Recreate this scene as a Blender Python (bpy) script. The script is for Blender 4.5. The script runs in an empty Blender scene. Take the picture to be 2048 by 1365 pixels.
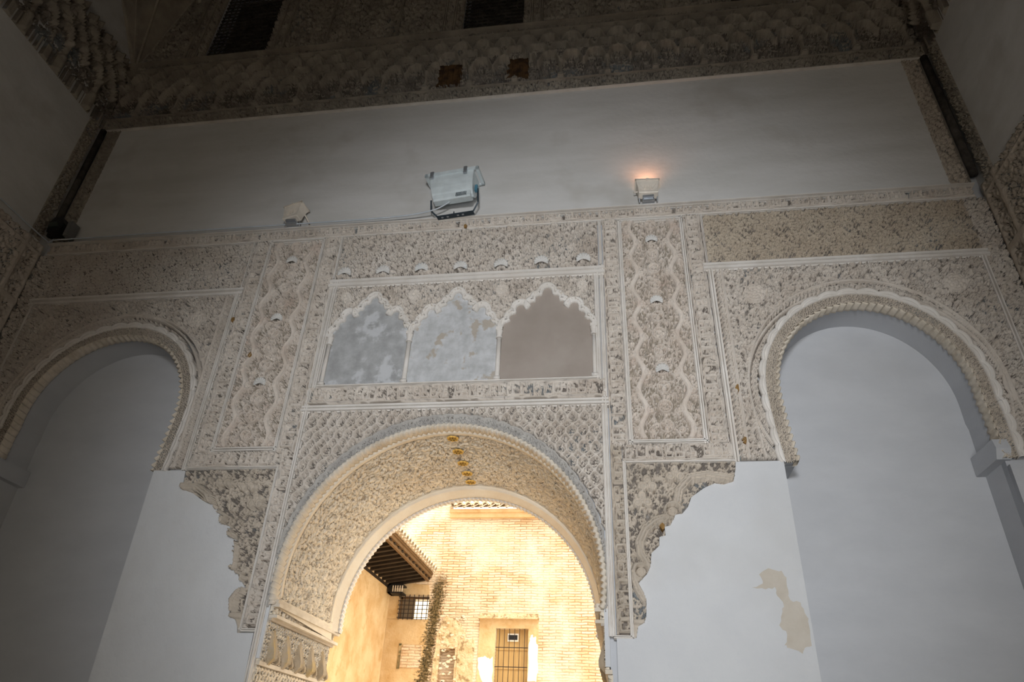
import bpy, math, random
import numpy as np
from mathutils import Vector, Matrix
rng = np.random.RandomState(7); random.seed(7)
S = bpy.context.scene
COL = S.collection
PI = math.pi

# ------------------------------------------------------------------ camera
Z0 = 1.6                     # camera height above the hall floor; relief heights are written from there
cam_d = bpy.data.cameras.new('camera'); cam = bpy.data.objects.new('camera', cam_d); COL.objects.link(cam)
cam_d.sensor_width = 36.0; cam_d.sensor_fit = 'HORIZONTAL'
cam_d.lens = 1390.1 / 2048 * 36.0
cam_d.clip_start = 0.05; cam_d.clip_end = 200
_p, _y, _r = math.radians(31.91141), math.radians(-9.40959), math.radians(2.71277)
fw = Vector((math.sin(_y)*math.cos(_p), math.cos(_y)*math.cos(_p), math.sin(_p)))
rt = Vector((math.cos(_y), -math.sin(_y), 0)); up = rt.cross(fw)
rt2 = math.cos(_r)*rt + math.sin(_r)*up; up2 = -math.sin(_r)*rt + math.cos(_r)*up
M = Matrix((rt2, up2, -fw)).transposed().to_4x4(); M.translation = Vector((1.27445, -4.87252, Z0))
cam.matrix_world = M
S.camera = cam
# ------------------------------------------------------------------ view, sky, sun
S.view_settings.view_transform = 'Standard'; S.view_settings.look = 'None'
S.view_settings.exposure = 0.0; S.view_settings.gamma = 1.0
S.view_settings.use_curve_mapping = False
world = bpy.data.worlds.new('sky'); S.world = world; world.use_nodes = True
bg = world.node_tree.nodes['Background']
bg.inputs[0].default_value = (1.0, 0.89, 0.73, 1); bg.inputs[1].default_value = 3.3
def light(name, kind, loc, aim, energy, color, **kw):
    d = bpy.data.lights.new(name, kind); d.energy = energy; d.color = color
    for k, v in kw.items(): setattr(d, k, v)
    o = bpy.data.objects.new(name, d); COL.objects.link(o); o.location = loc
    o.rotation_euler = (Vector(aim)-Vector(loc)).to_track_quat('-Z', 'Y').to_euler()
    return o
light('sun', 'SUN', (3, 4, 20), (-1.5, 10.5, 2), 3.2, (1.0, 0.85, 0.66), angle=math.radians(30))
# added spots in the hall behind the camera; narrow cones darken the corners
light('added_key_spot', 'SPOT', (1.3, -7.8, 3.3), (0.8, 0.0, Z0+2.3), 1180, (0.95, 0.975, 1.0),
      spot_size=math.radians(60), spot_blend=1.0, shadow_soft_size=0.5)
light('added_low_spot', 'SPOT', (1.6, -6.8, 0.8), (1.1, 0.0, Z0+2.1), 410, (0.92, 0.96, 1.0),
      spot_size=math.radians(63), spot_blend=1.0, shadow_soft_size=0.8)  # added low lamp, lifts the undersides of the niches
# ------------------------------------------------------------------ helpers
def nt_mat(name):
    m = bpy.data.materials.new(name); m.use_nodes = True
    n = m.node_tree.nodes; l = m.node_tree.links
    return m, n, l, n['Principled BSDF']
def mix_rgb(n, l, fac, a, b, mode='MIX'):
    x = n.new('ShaderNodeMix'); x.data_type = 'RGBA'; x.blend_type = mode
    for k, v in ((0, fac), (6, a), (7, b)):
        if hasattr(v, 'is_linked') or hasattr(v, 'links'): l.new(v, x.inputs[k])
        elif k == 0: x.inputs[0].default_value = v
        else: x.inputs[k].default_value = (*v, 1) if len(v) == 3 else v
    return x.outputs[2]
def noise(n, l, vec, scale, detail=4, rough=.55, lo=.35, hi=.65, stretch=None):
    t = n.new('ShaderNodeTexNoise'); t.inputs['Scale'].default_value = scale
    t.inputs['Detail'].default_value = detail; t.inputs['Roughness'].default_value = rough
    if stretch:
        mp = n.new('ShaderNodeMapping'); mp.inputs['Scale'].default_value = stretch
        l.new(vec, mp.inputs[0]); vec = mp.outputs[0]
    l.new(vec, t.inputs['Vector'])
    r = n.new('ShaderNodeMapRange'); r.inputs[1].default_value = lo; r.inputs[2].default_value = hi
    l.new(t.outputs[0], r.inputs[0]); return r.outputs[0]
def bump(n, l, bsdf, h, dist, strength=1.0):
    b = n.new('ShaderNodeBump'); b.inputs['Distance'].default_value = dist; b.inputs['Strength'].default_value = strength
    l.new(h, b.inputs['Height']); l.new(b.outputs[0], bsdf.inputs['Normal'])
def blotchy(name, c1, c2, scale=3, c3=None, s3=1.2, f3=.6, rough=.85, bscale=60, bdist=.002, stretch=None, lo3=.55, hi3=.7):
    m, n, l, b = nt_mat(name)
    tc = n.new('ShaderNodeTexCoord').outputs['Object']
    out = mix_rgb(n, l, noise(n, l, tc, scale, 5, .6, stretch=stretch), c1, c2)
    if c3:
        k = noise(n, l, tc, s3, 4, .6, lo3, hi3)
        mm = n.new('ShaderNodeMath'); mm.operation = 'MULTIPLY'; l.new(k, mm.inputs[0]); mm.inputs[1].default_value = f3
        out = mix_rgb(n, l, mm.outputs[0], out, c3)
    l.new(out, b.inputs['Base Color']); b.inputs['Roughness'].default_value = rough
    b.inputs['Specular IOR Level'].default_value = .2
    if bdist: bump(n, l, b, noise(n, l, tc, bscale, 4, .6, 0, 1), bdist)
    return m
def plain(name, c, rough=.5, metal=0, spec=.4):
    m, n, l, b = nt_mat(name)
    tc = n.new('ShaderNodeTexCoord').outputs['Object']
    c2 = tuple(x*.86 for x in c)
    l.new(mix_rgb(n, l, noise(n, l, tc, 9, 3), c, c2), b.inputs['Base Color'])
    b.inputs['Roughness'].default_value = rough; b.inputs['Metallic'].default_value = metal
    b.inputs['Specular IOR Level'].default_value = spec
    return m

def tag(o, label=None, cat=None, group=None, kind=None):
    if label: o['label'] = label
    if cat: o['category'] = cat
    if group: o['group'] = group
    if kind: o['kind'] = kind
    return o
def thing(name, label, cat, loc=(0, 0, 0), group=None):
    o = bpy.data.objects.new(name, None); COL.objects.link(o); o.location = loc
    o.empty_display_size = .1
    return tag(o, label, cat, group)
def mesh_obj(name, V, F, mat, parent=None, smooth=True):
    """V in world metres; the object sits under its thing's base"""
    V = np.asarray(V, float).reshape(-1, 3)
    me = bpy.data.meshes.new(name)
    if parent is not None: V = V - np.array(parent_loc(parent))
    if isinstance(F, np.ndarray) and F.ndim == 2:
        k = F.shape[1]
        me.vertices.add(len(V)); me.vertices.foreach_set('co', V.ravel())
        me.loops.add(F.size); me.loops.foreach_set('vertex_index', F.ravel().astype(np.int32))
        me.polygons.add(len(F)); me.polygons.foreach_set('loop_start', np.arange(0, F.size, k, dtype=np.int32))
        me.update(calc_edges=True)
    else:
        me.from_pydata([tuple(v) for v in V], [], [tuple(int(i) for i in f) for f in F]); me.update()
    me.validate()
    if smooth: me.polygons.foreach_set('use_smooth', np.ones(len(me.polygons), bool))
    me.materials.append(mat)
    o = bpy.data.objects.new(name, me); COL.objects.link(o)
    if parent is not None: o.parent = parent
    return o
def parent_loc(p):
    v = Vector((0, 0, 0))
    while p is not None: v += p.location; p = p.parent
    return v
class MB:
    """collects simple solids into one mesh"""
    def __init__(s): s.V = []; s.F = []
    def add(s, V, F):
        b = len(s.V); s.V += [tuple(v) for v in V]; s.F += [tuple(i+b for i in f) for f in F]; return s
    def box(s, x0, x1, y0, y1, z0, z1, R=None, c=None):
        V = [(x, y, z) for x in (x0, x1) for y in (y0, y1) for z in (z0, z1)]
        F = [(0, 1, 3, 2), (4, 6, 7, 5), (0, 4, 5, 1), (2, 3, 7, 6), (0, 2, 6, 4), (1, 5, 7, 3)]
        if R is not None: V = [tuple(R @ Vector(v) + Vector(c or (0, 0, 0))) for v in V]
        return s.add(V, F)
    def prism(s, poly, a0, a1, axis='x'):
        """poly in the two other axes, extruded along axis"""
        n = len(poly)
        def P(p, a): return {'x': (a, p[0], p[1]), 'y': (p[0], a, p[1]), 'z': (p[0], p[1], a)}[axis]
        V = [P(p, a0) for p in poly] + [P(p, a1) for p in poly]
        F = [tuple(range(n)), tuple(range(2*n-1, n-1, -1))] + [(i, (i+1) % n, n+(i+1) % n, n+i) for i in range(n)]
        return s.add(V, F)
    def tube(s, pts, r, n=8, caps=True):
        pts = [Vector(p) for p in pts]; b = len(s.V); m = len(pts)
        for i, p in enumerate(pts):
            t = (pts[min(i+1, m-1)]-pts[max(i-1, 0)]).normalized()
            a = t.cross(Vector((0, 0, 1)))
            if a.length < .1: a = t.cross(Vector((0, 1, 0)))
            a.normalize(); c = t.cross(a)
            rr = r[i] if hasattr(r, '__len__') else r
            for k in range(n):
                q = p+rr*(math.cos(2*PI*k/n)*a+math.sin(2*PI*k/n)*c); s.V.append(tuple(q))
        for i in range(m-1):
            for k in range(n):
                s.F.append((b+i*n+k, b+i*n+(k+1) % n, b+(i+1)*n+(k+1) % n, b+(i+1)*n+k))
        if caps:
            s.F.append(tuple(b+k for k in range(n))[::-1]); s.F.append(tuple(b+(m-1)*n+k for k in range(n)))
        return s
    def build(s, name, mat, parent=None, smooth=False):
        o = mesh_obj(name, s.V, s.F, mat, parent, smooth)
        import bmesh
        bm = bmesh.new(); bm.from_mesh(o.data); bmesh.ops.recalc_face_normals(bm, faces=bm.faces); bm.to_mesh(o.data); bm.free()
        return o
def slab(name, polys, y0, y1, mat, parent=None, smooth=False):
    """outline with holes in x,z (heights from camera level), extruded from y0 back to y1"""
    cu = bpy.data.curves.new('tmp', 'CURVE'); cu.dimensions = '2D'; cu.fill_mode = 'BOTH'
    cu.extrude = abs(y1-y0)/2
    for poly in polys:
        sp = cu.splines.new('POLY'); sp.points.add(len(poly)-1)
        for i, (x, z) in enumerate(poly): sp.points[i].co = (x, z, 0, 1)
        sp.use_cyclic_u = True
    ob = bpy.data.objects.new('tmp', cu); COL.objects.link(ob)
    dg = bpy.context.evaluated_depsgraph_get()
    me = bpy.data.meshes.new_from_object(ob.evaluated_get(dg))
    bpy.data.objects.remove(ob); bpy.data.curves.remove(cu)
    n = len(me.vertices); co = np.empty(n*3); me.vertices.foreach_get('co', co); co = co.reshape(-1, 3)
    V = np.c_[co[:, 0], (y0+y1)/2 - co[:, 2], co[:, 1]+Z0]
    if parent is not None: V = V-np.array(parent_loc(parent))
    me.vertices.foreach_set('co', V.ravel()); me.update(); me.name = name
    me.materials.clear(); me.materials.append(mat)
    o = bpy.data.objects.new(name, me); COL.objects.link(o)
    if parent is not None: o.parent = parent
    return o
# ------------------------------------------------------------------ carved patterns as height tiles (0 = ground, 1 = face)
class Tile:
    def __init__(s, w, h, res=.003):
        s.w, s.h = w, h; s.nx, s.ny = int(round(w/res)), int(round(h/res)); s.H = np.zeros((s.ny, s.nx))
        s.px = w/s.nx
    def seg(s, a, b, ra, rb, hgt=1., soft=.25):
        R = max(ra, rb); px = s.px
        i0, i1 = int(math.floor((min(a[0], b[0])-R)/px)), int(math.ceil((max(a[0], b[0])+R)/px))
        j0, j1 = int(math.floor((min(a[1], b[1])-R)/px)), int(math.ceil((max(a[1], b[1])+R)/px))
        I = np.arange(i0, i1+1); J = np.arange(j0, j1+1)
        X = (I*px)[None, :]; Y = (J*px)[:, None]
        dx, dy = b[0]-a[0], b[1]-a[1]; L = dx*dx+dy*dy+1e-12
        t = np.clip(((X-a[0])*dx+(Y-a[1])*dy)/L, 0, 1)
        d = np.hypot(X-a[0]-t*dx, Y-a[1]-t*dy); r = ra+(rb-ra)*t
        h = hgt*np.clip((r-d)/(soft*r+1e-6), 0, 1)
        s.put(J, I, h)
    def put(s, J, I, h):
        if len(I) > s.nx or len(J) > s.ny:
            for jj, hh in zip(J, h):
                np.maximum.at(s.H[jj % s.ny], I % s.nx, hh)
            return
        ix = np.ix_(J % s.ny, I % s.nx); s.H[ix] = np.maximum(s.H[ix], h)
    def line(s, pts, r, hgt=1., soft=.25):
        n = len(pts)
        for k in range(n-1):
            ra = r if not hasattr(r, '__len__') else r[k]; rb = r if not hasattr(r, '__len__') else r[k+1]
            s.seg(pts[k], pts[k+1], ra, rb, hgt, soft)
    def spiral(s, c, r, th0, turns, w, d=1, hgt=1.):
        n = max(8, int(14*turns)); P = []
        for k in range(n+1):
            t = k/n; a = th0+d*t*turns*2*PI; rr = r*(1-.85*t); P.append((c[0]+rr*math.cos(a), c[1]+rr*math.sin(a)))
        s.line(P, [w*(1-.35*k/n) for k in range(n+1)], hgt)
    def leaf(s, p, ang, L, w, bend=.6, hgt=1.):
        P = []; R = []
        for k in range(7):
            t = k/6; a = ang+bend*t
            P.append((p[0]+L*t*math.cos(a), p[1]+L*t*math.sin(a))); R.append(max(.0012, w*math.sin(PI*min(1, .15+.85*t))**.7))
        s.line(P, R, hgt, .4)
    def ring(s, c, r, w, hgt=1., n=24, ex=1.):
        P = [(c[0]+r*ex*math.cos(2*PI*k/n), c[1]+r*math.sin(2*PI*k/n)) for k in range(n+1)]; s.line(P, w, hgt)
    def sample(s, u, v):
        x = (np.asarray(u)/s.px) % s.nx; y = (np.asarray(v)/(s.h/s.ny)) % s.ny
        i = np.floor(x).astype(int) % s.nx; j = np.floor(y).astype(int) % s.ny
        fx = x-np.floor(x); fy = y-np.floor(y); i2 = (i+1) % s.nx; j2 = (j+1) % s.ny
        return (s.H[j, i]*(1-fx)*(1-fy)+s.H[j, i2]*fx*(1-fy)+s.H[j2, i]*(1-fx)*fy+s.H[j2, i2]*fx*fy)
def fill(T, want, sc, R, hi=.9):
    for q in range(6000):
        if q % 60 == 0 and (T.H > .14).mean() > want: break
        x, y = R.uniform(0, T.w), R.uniform(0, T.h)
        if T.H[int(y/T.h*T.ny) % T.ny, int(x/T.w*T.nx) % T.nx] > .1: continue
        T.leaf((x-.008, y-.005), R.uniform(-.5, 1.5), R.uniform(.016, .028)*sc, R.uniform(.0045, .0065)*sc, R.uniform(-1.2, 1.2), R.uniform(.30, .30+.25*hi))
    return T
def t_foliage(w=.42, h=.42, n=70, sc=1., seed=1):
    """scrolling leaf work"""
    R = random.Random(seed); T = Tile(w, h); k = int(math.sqrt(n))
    for i in range(k):
        for j in range(k):
            x = (i+R.uniform(.15, .85))*w/k; y = (j+R.uniform(.15, .85))*h/k; d = R.choice((-1, 1))
            hh = R.uniform(.75, 1)
            if R.random() < .55:
                T.spiral((x, y), R.uniform(.018, .030)*sc, R.uniform(0, 6.3), R.uniform(.8, 1.3), .0062*sc, d, hh)
            for q in range(2):
                T.leaf((x+R.uniform(-.02, .02)*sc, y+R.uniform(-.02, .02)*sc), R.uniform(0, 6.3), R.uniform(.025, .05)*sc, R.uniform(.006, .0095)*sc, R.uniform(-1.2, 1.2), hh)
    return fill(T, .63, sc, R)
def t_net(w=.16, h=.24, seed=3, inner=True, ribbon=.0065):
    """net of ogival lozenges, doubled ribbon with palmettes inside"""
    T = Tile(w, h); R = random.Random(seed)
    def og(sgn, off, ph):
        P = []
        for k in range(33):
            t = k/32; x = w/2*(1+sgn*math.cos(PI*2*t))/2*1.0+off
            x += sgn*.10*w*math.sin(4*PI*t)*.35
            P.append((x, t*h+ph))
        return P
    for sgn in (1, -1):
        for off in (0, w/2):
            T.line([(x*1.0, y) for x, y in og(sgn, off, 0)], ribbon)
    if inner:
        for cx, cy in ((0, 0), (w/2, h/2), (w/2, 0), (0, h/2), (w/4, h/4), (3*w/4, h/4), (w/4, 3*h/4), (3*w/4, 3*h/4)):
            for s_ in (-1, 1):
                T.leaf((cx, cy-.028), PI/2+s_*.25, .052, .0065, s_*-.9)
                T.leaf((cx+s_*.004, cy-.01), PI/2+s_*1.2, .028, .0055, s_*1.0, .85)
            T.ring((cx, cy+.018), .007, .0035)
    return fill(T, .70, .6, R, .7)
def t_script(w=1.2, h=.13, seed=5):
    """angular lettering: stems, a base line, curls between"""
    T = Tile(w, h); R = random.Random(seed); x = .02
    yb = h*.2
    while x < w-.04:
        k = R.random(); st = R.uniform(.022, .04)
        T.seg((x, yb), (x, h*.86), .0065, .0065)
        if k < .4:
            T.seg((x, yb), (x+st*1.6, yb), .0065, .0065); T.seg((x+st*1.6, yb), (x+st*1.6, h*R.choice((.5, .86))), .0065, .0065)
        elif k < .7:
            T.seg((x, h*.5), (x+st*1.5, h*.5), .006, .006); T.seg((x+st*1.5, h*.5), (x+st*1.5, yb), .006, .006); T.seg((x-.01, yb), (x+st*1.5, yb), .006, .006)
        else:
            T.spiral((x+st, h*.36), .02, PI, 1.1, .006, R.choice((-1, 1)))
        for q in range(2): T.spiral((x+st*R.uniform(.3, 1.2), h*R.uniform(.55, .85)), .015, R.uniform(0, 6), 1.0, .0045, R.choice((-1, 1)), .75)
        T.leaf((x+st, h*.65), R.uniform(0, 6), .03, .006, 1, .75)
        x += st*R.uniform(1.7, 2.4)
    for y in (.006, h-.006): T.seg((0, y), (w, y), .004, .004)
    return fill(T, .60, .7, R, .6)
def t_lace(w=.10, h=.10, seed=9):
    T = Tile(w, h); R = random.Random(seed)
    T.ring((w/2, h/2), .030, .0048); T.ring((0, 0), .030, .0048); T.ring((w/2, h/2), .010, .004); T.ring((0, 0), .010, .004)
    for k in range(4):
        a = PI/4+k*PI/2
        for c in ((w/2, h/2), (0, 0)): T.seg((c[0]+.01*math.cos(a), c[1]+.01*math.sin(a)), (c[0]+.037*math.cos(a), c[1]+.037*math.sin(a)), .004, .004)
    for c in ((w/2, 0), (0, h/2)):
        T.ring(c, .010, .0045)
    return T
def t_beads(w=.05, h=.09, seed=2):
    T = Tile(w, h); T.ring((w/2, h/2), .017, .005, ex=.9); T.leaf((0, h*.3), PI/2, .035, .006, .5); T.seg((0, .006), (w, .006), .005, .005); T.seg((0, h-.006), (w, h-.006), .005, .005)
    return T
FOL = t_foliage(); FOL2 = t_foliage(.36, .36, 81, .8, 11); FOLF = t_foliage(.40, .40, 81, 1.0, 4)
NET = t_net(); NETF = t_net(.10, .14, 8, True, .005); SCR = t_script(); SCR2 = t_script(1.0, .115, 21); LACE = t_lace(); BEAD = t_beads()
def mirror(T):
    T.H = np.maximum(T.H, T.H[:, ::-1]); return T
MFOL = t_foliage(.5, .42, 64, .95, 31)
def wob(u, v, a=.004, s=9.):  # hand-carved irregularity
    return a*np.sin(u*s*1.7+v*s*.9+1.3)+a*np.sin(v*s*2.3-u*s*.7), a*np.sin(u*s*1.1-v*s*1.9+.4)

def relief(name, bbox, inside, height, mat, parent, y0=0.0, depth=.040, step=.0054, skirt=True, mapper=None, base=None, ground='std', gcut=.20):
    """real carved surface: grid over bbox (x0,x1,z0,z1), kept where inside(x,z), standing depth*height proud of y0 towards the hall"""
    x0, x1, z0, z1 = bbox
    nx = max(2, int(math.ceil((x1-x0)/step))); nz = max(2, int(math.ceil((z1-z0)/step)))
    xs = np.linspace(x0, x1, nx+1); zs = np.linspace(z0, z1, nz+1)
    X, Z = np.meshgrid(xs, zs)
    xc, zc = np.meshgrid((xs[:-1]+xs[1:])/2, (zs[:-1]+zs[1:])/2)
    keep = inside(xc, zc) if inside is not None else np.ones_like(xc, bool)
    Hh = height(X, Z)
    idx = np.arange((nx+1)*(nz+1)).reshape(nz+1, nx+1)
    a, b, c, d = idx[:-1, :-1][keep], idx[:-1, 1:][keep], idx[1:, 1:][keep], idx[1:, :-1][keep]
    F = np.stack([a, b, c, d], 1)
    used, inv = np.unique(F, return_inverse=True); F = inv.reshape(-1, 4)
    if base is None: base = .020 if mapper is None else .004
    Hf = Hh.ravel()[used]
    if base > 0:   # drilled ground: where nothing stands the hole runs deep
        q = np.clip((Hf-.04)/.16, 0, 1); yy = y0-depth*(.12+.98*Hf)*q+base*(1-q)
    else: yy = y0+base-(depth+base)*Hf
    V = np.c_[X.ravel()[used], yy, Z.ravel()[used]]
    F0 = F.copy()
    if ground == 'std': ground = m_ground_shade
    if skirt:
        E = np.concatenate([F[:, [0, 1]], F[:, [1, 2]], F[:, [2, 3]], F[:, [3, 0]]])
        key = np.sort(E, 1); k = key[:, 0].astype(np.int64)*len(V)+key[:, 1]
        _, first, cnt = np.unique(k, return_index=True, return_counts=True)
        E = E[first[cnt == 1]]
        bu, binv = np.unique(E, return_inverse=True); binv = binv.reshape(-1, 2)
        Vb = V[bu].copy(); Vb[:, 1] = y0+max(base, 0)+.004
        F2 = np.stack([E[:, 1], E[:, 0], len(V)+binv[:, 0], len(V)+binv[:, 1]], 1)
        V = np.concatenate([V, Vb]); F = np.concatenate([F, F2])
    if mapper is not None: V = mapper(V)
    else: V[:, 2] += Z0
    o = mesh_obj(name, V, F, mat, parent)
    if ground is not None:   # low faces get a darker colour: ground pigment with recess shade painted in
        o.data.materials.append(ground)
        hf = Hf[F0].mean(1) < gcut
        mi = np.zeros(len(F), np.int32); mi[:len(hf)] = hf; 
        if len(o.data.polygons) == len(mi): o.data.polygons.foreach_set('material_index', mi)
    return o
def in_poly(poly):
    P = np.array(poly)
    def f(x, z):
        r = np.zeros(x.shape, bool); n = len(P)
        for i in range(n):
            x1, z1 = P[i]; x2, z2 = P[(i+1) % n]
            if z1 == z2: continue
            c = ((z1 > z) != (z2 > z)) & (x < (x2-x1)*(z-z1)/(z2-z1)+x1)
            r ^= c
        return r
    return f
def pat(T, du=0, dv=0, sw=False, lo=.0, a=.004, k=1.):
    def f(X, Z):
        wx, wz = wob(X, Z, a)
        u, v = (Z, X) if sw else (X, Z)
        return lo+(1-lo)*T.sample((u+du+wx)*k, (v+dv+wz)*k)
    return f
def frame_prof(d):  # double moulding across its width, d in 0..1
    return np.where(d < .12, .55, np.where(d < .45, 1.0, np.where(d < .55, .45, np.where(d < .9, .85, .5))))
def moulding(name, runs, w, mat, parent, y0=0., proud=.045):
    if len(runs) > 1 and name != 'panel_frame':
        for r_ in runs: moulding(name, [r_], w, mat, parent, y0, proud)
        return
    """straight double-ridged fillets; runs = [((x,z),(x,z)), ...] given along their centre line, mitred by overlap"""
    mb = MB()
    prof = [(-.5, 0), (-.5, .55), (-.40, .62), (-.34, 1), (-.10, 1), (-.04, .5), (.06, .5), (.12, .85), (.36, .85), (.42, .5), (.5, .45), (.5, 0)]
    for (p, q) in runs:
        p = np.array(p, float); q = np.array(q, float); t = (q-p)/np.linalg.norm(q-p); nrm = np.array([-t[1], t[0]])
        p2 = p-t*w/2; q2 = q+t*w/2; n = len(prof); V = []
        for e in (p2, q2):
            for (o, h) in prof:
                v = e+nrm*o*w; V.append((v[0], y0-proud*h+(.030 if h == 0 and y0 == 0 else .004), v[1]+Z0))
        F = [(i, i+1, n+i+1, n+i) for i in range(n-1)]+[(n-1, 0, n, 2*n-1), tuple(range(n)), tuple(range(2*n-1, n-1, -1))]
        mb.add(V, F)
    return mb.build(name, mat, parent)
def resample(P, ds):
    P = np.array(P, float); L = np.r_[0, np.cumsum(np.linalg.norm(np.diff(P, axis=0), axis=1))]
    n = max(2, int(round(L[-1]/ds))); s = np.linspace(0, L[-1], n+1)
    Q = np.c_[np.interp(s, L, P[:, 0]), np.interp(s, L, P[:, 1])]
    T = np.gradient(Q, axis=0); T /= np.linalg.norm(T, axis=1)[:, None]
    return Q, s, np.c_[-T[:, 1], T[:, 0]]       # left-hand normal: outward when running from the left foot over the crown... reversed below
def sweep(name, curve, prof, mat, parent, ds=.008, mod=None, sub=4, smooth=True, close=True, sgn=1):
    """band along a curve in the wall: prof = [(offset outward, y)], mod(s,t) -> (extra offset, extra y)"""
    Q, s, N = resample(curve, ds); N = N*sgn
    P = []
    for (a, b), (c, d) in zip(prof[:-1], prof[1:]):
        k = max(1, int(round(math.hypot(c-a, d-b)/ds))) if sub == 0 else sub
        for i in range(k): P.append((a+(c-a)*i/k, b+(d-b)*i/k))
    P.append(prof[-1]); P = np.array(P); m = len(P)
    t = np.linspace(0, 1, m)
    SS, TT = np.meshgrid(s, t, indexing='ij')
    O = np.broadcast_to(P[:, 0], SS.shape).copy(); Y = np.broadcast_to(P[:, 1], SS.shape).copy()
    hg = None
    if mod is not None:
        res = mod(SS, TT, O, Y); O = O+res[0]; Y = Y+res[1]
        if len(res) > 2: hg = res[2]
    X = Q[:, 0][:, None]+N[:, 0][:, None]*O; Z = Q[:, 1][:, None]+N[:, 1][:, None]*O
    V = np.stack([X, Y, Z+Z0], 2).reshape(-1, 3)
    n = len(s); idx = np.arange(n*m).reshape(n, m)
    F = np.stack([idx[:-1, :-1], idx[1:, :-1], idx[1:, 1:], idx[:-1, 1:]], 2).reshape(-1, 4)
    if close:  # back face so that it is a solid band
        B = np.stack([idx[:-1, -1], idx[1:, -1], idx[1:, 0], idx[:-1, 0]], 1); F = np.concatenate([F, B])
    o = mesh_obj(name, V, F, mat, parent, smooth)
    if hg is not None:
        o.data.materials.append(m_ground_shade); q = ((hg[:-1, :-1]+hg[1:, 1:]).ravel()/2 < .2).astype(np.int32)  # low parts of the band take the painted recess shade
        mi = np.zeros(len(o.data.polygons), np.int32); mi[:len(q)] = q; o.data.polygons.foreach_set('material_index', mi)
    return o
# ------------------------------------------------------------------ materials
m_white = blotchy('white_plaster', (.51, .525, .555), (.55, .565, .595), 2.2, (.49, .50, .52), .8, .6, bscale=25, bdist=.002, stretch=(1, 1, 2.2))
m_panel = blotchy('aged_white_plaster', (.60, .595, .58), (.68, .675, .67), 1.6, (.50, .48, .45), .9, .8, bscale=20, bdist=.003, stretch=(.6, 1, 2.5))
m_pier = blotchy('patched_white_plaster', (.62, .635, .66), (.67, .685, .705), 1.4, (.58, .585, .59), .9, .6, bscale=11, bdist=.008, lo3=.5, hi3=.66)
m_ground_shade = blotchy('painted_ground_and_recess_shade', (.15, .13, .115), (.28, .25, .22), 6, (.19, .22, .24), 2.2, .7, rough=.95, bscale=90, bdist=.002, lo3=.54, hi3=.62)  # old ground pigment, darkened to paint in the shade of the carved recesses
m_ground_shade_pale = blotchy('pale_ground_and_recess_shade', (.30, .26, .21), (.42, .37, .31), 6, (.26, .29, .31), 2.2, .5, rough=.95, bscale=90, bdist=.002)  # paler version: ground pigment plus recess shade in the colour
m_stucco = blotchy('carved_plaster', (.59, .525, .46), (.70, .645, .585), 3.5, (.48, .405, .34), 1.4, .5, rough=.95, bscale=140, bdist=.003)
m_stucco_tan = blotchy('tan_carved_plaster', (.50, .42, .33), (.58, .505, .41), 2.5, (.62, .575, .51), 1.1, .6, rough=.95, bscale=140, bdist=.003)
m_stucco_rosy = blotchy('rosy_carved_plaster', (.60, .52, .45), (.72, .655, .59), 5, (.56, .43, .36), 6, .45, rough=.95, bscale=140, bdist=.003)
m_stucco_grey = blotchy('grey_carved_plaster', (.40, .38, .36), (.52, .50, .47), 6, (.30, .29, .29), 3, .6, rough=.95, bscale=140, bdist=.002)
m_stucco_brown = blotchy('brown_carved_plaster', (.46, .40, .33), (.60, .53, .45), 4, (.66, .60, .53), 1.5, .6, rough=.95, bscale=140, bdist=.003)
m_corbel = blotchy('weathered_corbel_plaster', (.36, .29, .20), (.52, .44, .34), 9, (.60, .42, .14), 5, .7, rough=.95, bscale=60, bdist=.004, stretch=(1, 1, .4))
m_stucco_warm = blotchy('warm_carved_plaster', (.76, .66, .52), (.84, .77, .65), 3, (.64, .52, .38), 1.6, .4, rough=.95, bscale=140, bdist=.003)
m_stucco_dark = blotchy('dark_carved_plaster', (.30, .27, .23), (.42, .38, .32), 4, (.50, .45, .39), 2, .5, rough=.95, bscale=90, bdist=.004)
m_recess_dark = blotchy('recess_dark_plaster', (.045, .04, .035), (.10, .09, .08), 8, rough=.95, bscale=90, bdist=.003)  # near-black for window recesses; the corner groove's shade put into colour
m_mould = blotchy('pale_plaster_moulding', (.66, .62, .57), (.78, .75, .715), 5, (.56, .49, .42), 2.5, .5, rough=.9, bscale=70, bdist=.002, stretch=(1, 1, 1))
m_teeth = blotchy('cream_plaster_teeth', (.64, .57, .47), (.78, .71, .61), 8, (.50, .41, .31), 3, .5, rough=.9, bscale=70, bdist=.002)
m_grey_infill = blotchy('grey_worn_plaster', (.34, .345, .35), (.47, .48, .49), 9, (.60, .615, .64), 4.5, .75, bscale=30, bdist=.004, lo3=.53, hi3=.60)
m_pale_infill = blotchy('pale_cracked_plaster', (.44, .45, .455), (.60, .61, .63), 10, (.42, .36, .29), 4.5, .8, bscale=22, bdist=.006, lo3=.56, hi3=.60)
m_brown_infill = blotchy('taupe_plaster', (.33, .285, .25), (.38, .33, .295), 2.5, (.42, .38, .34), 2, .4, bscale=50, bdist=.001)
m_patch = blotchy('beige_bare_plaster', (.54, .49, .42), (.60, .555, .49), 7, bscale=40, bdist=.002)
m_shell = blotchy('pale_shell_plaster', (.64, .625, .60), (.72, .71, .69), 12, (.50, .56, .60), 6, .6, bscale=90, bdist=.001)
m_ochre = blotchy('ochre_stain', (.78, .52, .14), (.62, .38, .10), 20, bscale=80, bdist=.002)
m_brown_spot = blotchy('brown_broken_plaster', (.22, .13, .05), (.34, .20, .07), 30, bscale=80, bdist=.002)
m_stone = blotchy('floor_stone', (.30, .27, .24), (.38, .35, .31), 3, bdist=.002)
m_ceil = blotchy('dark_wood_ceiling', (.05, .035, .025), (.09, .065, .045), 3, bdist=.003)
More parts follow.
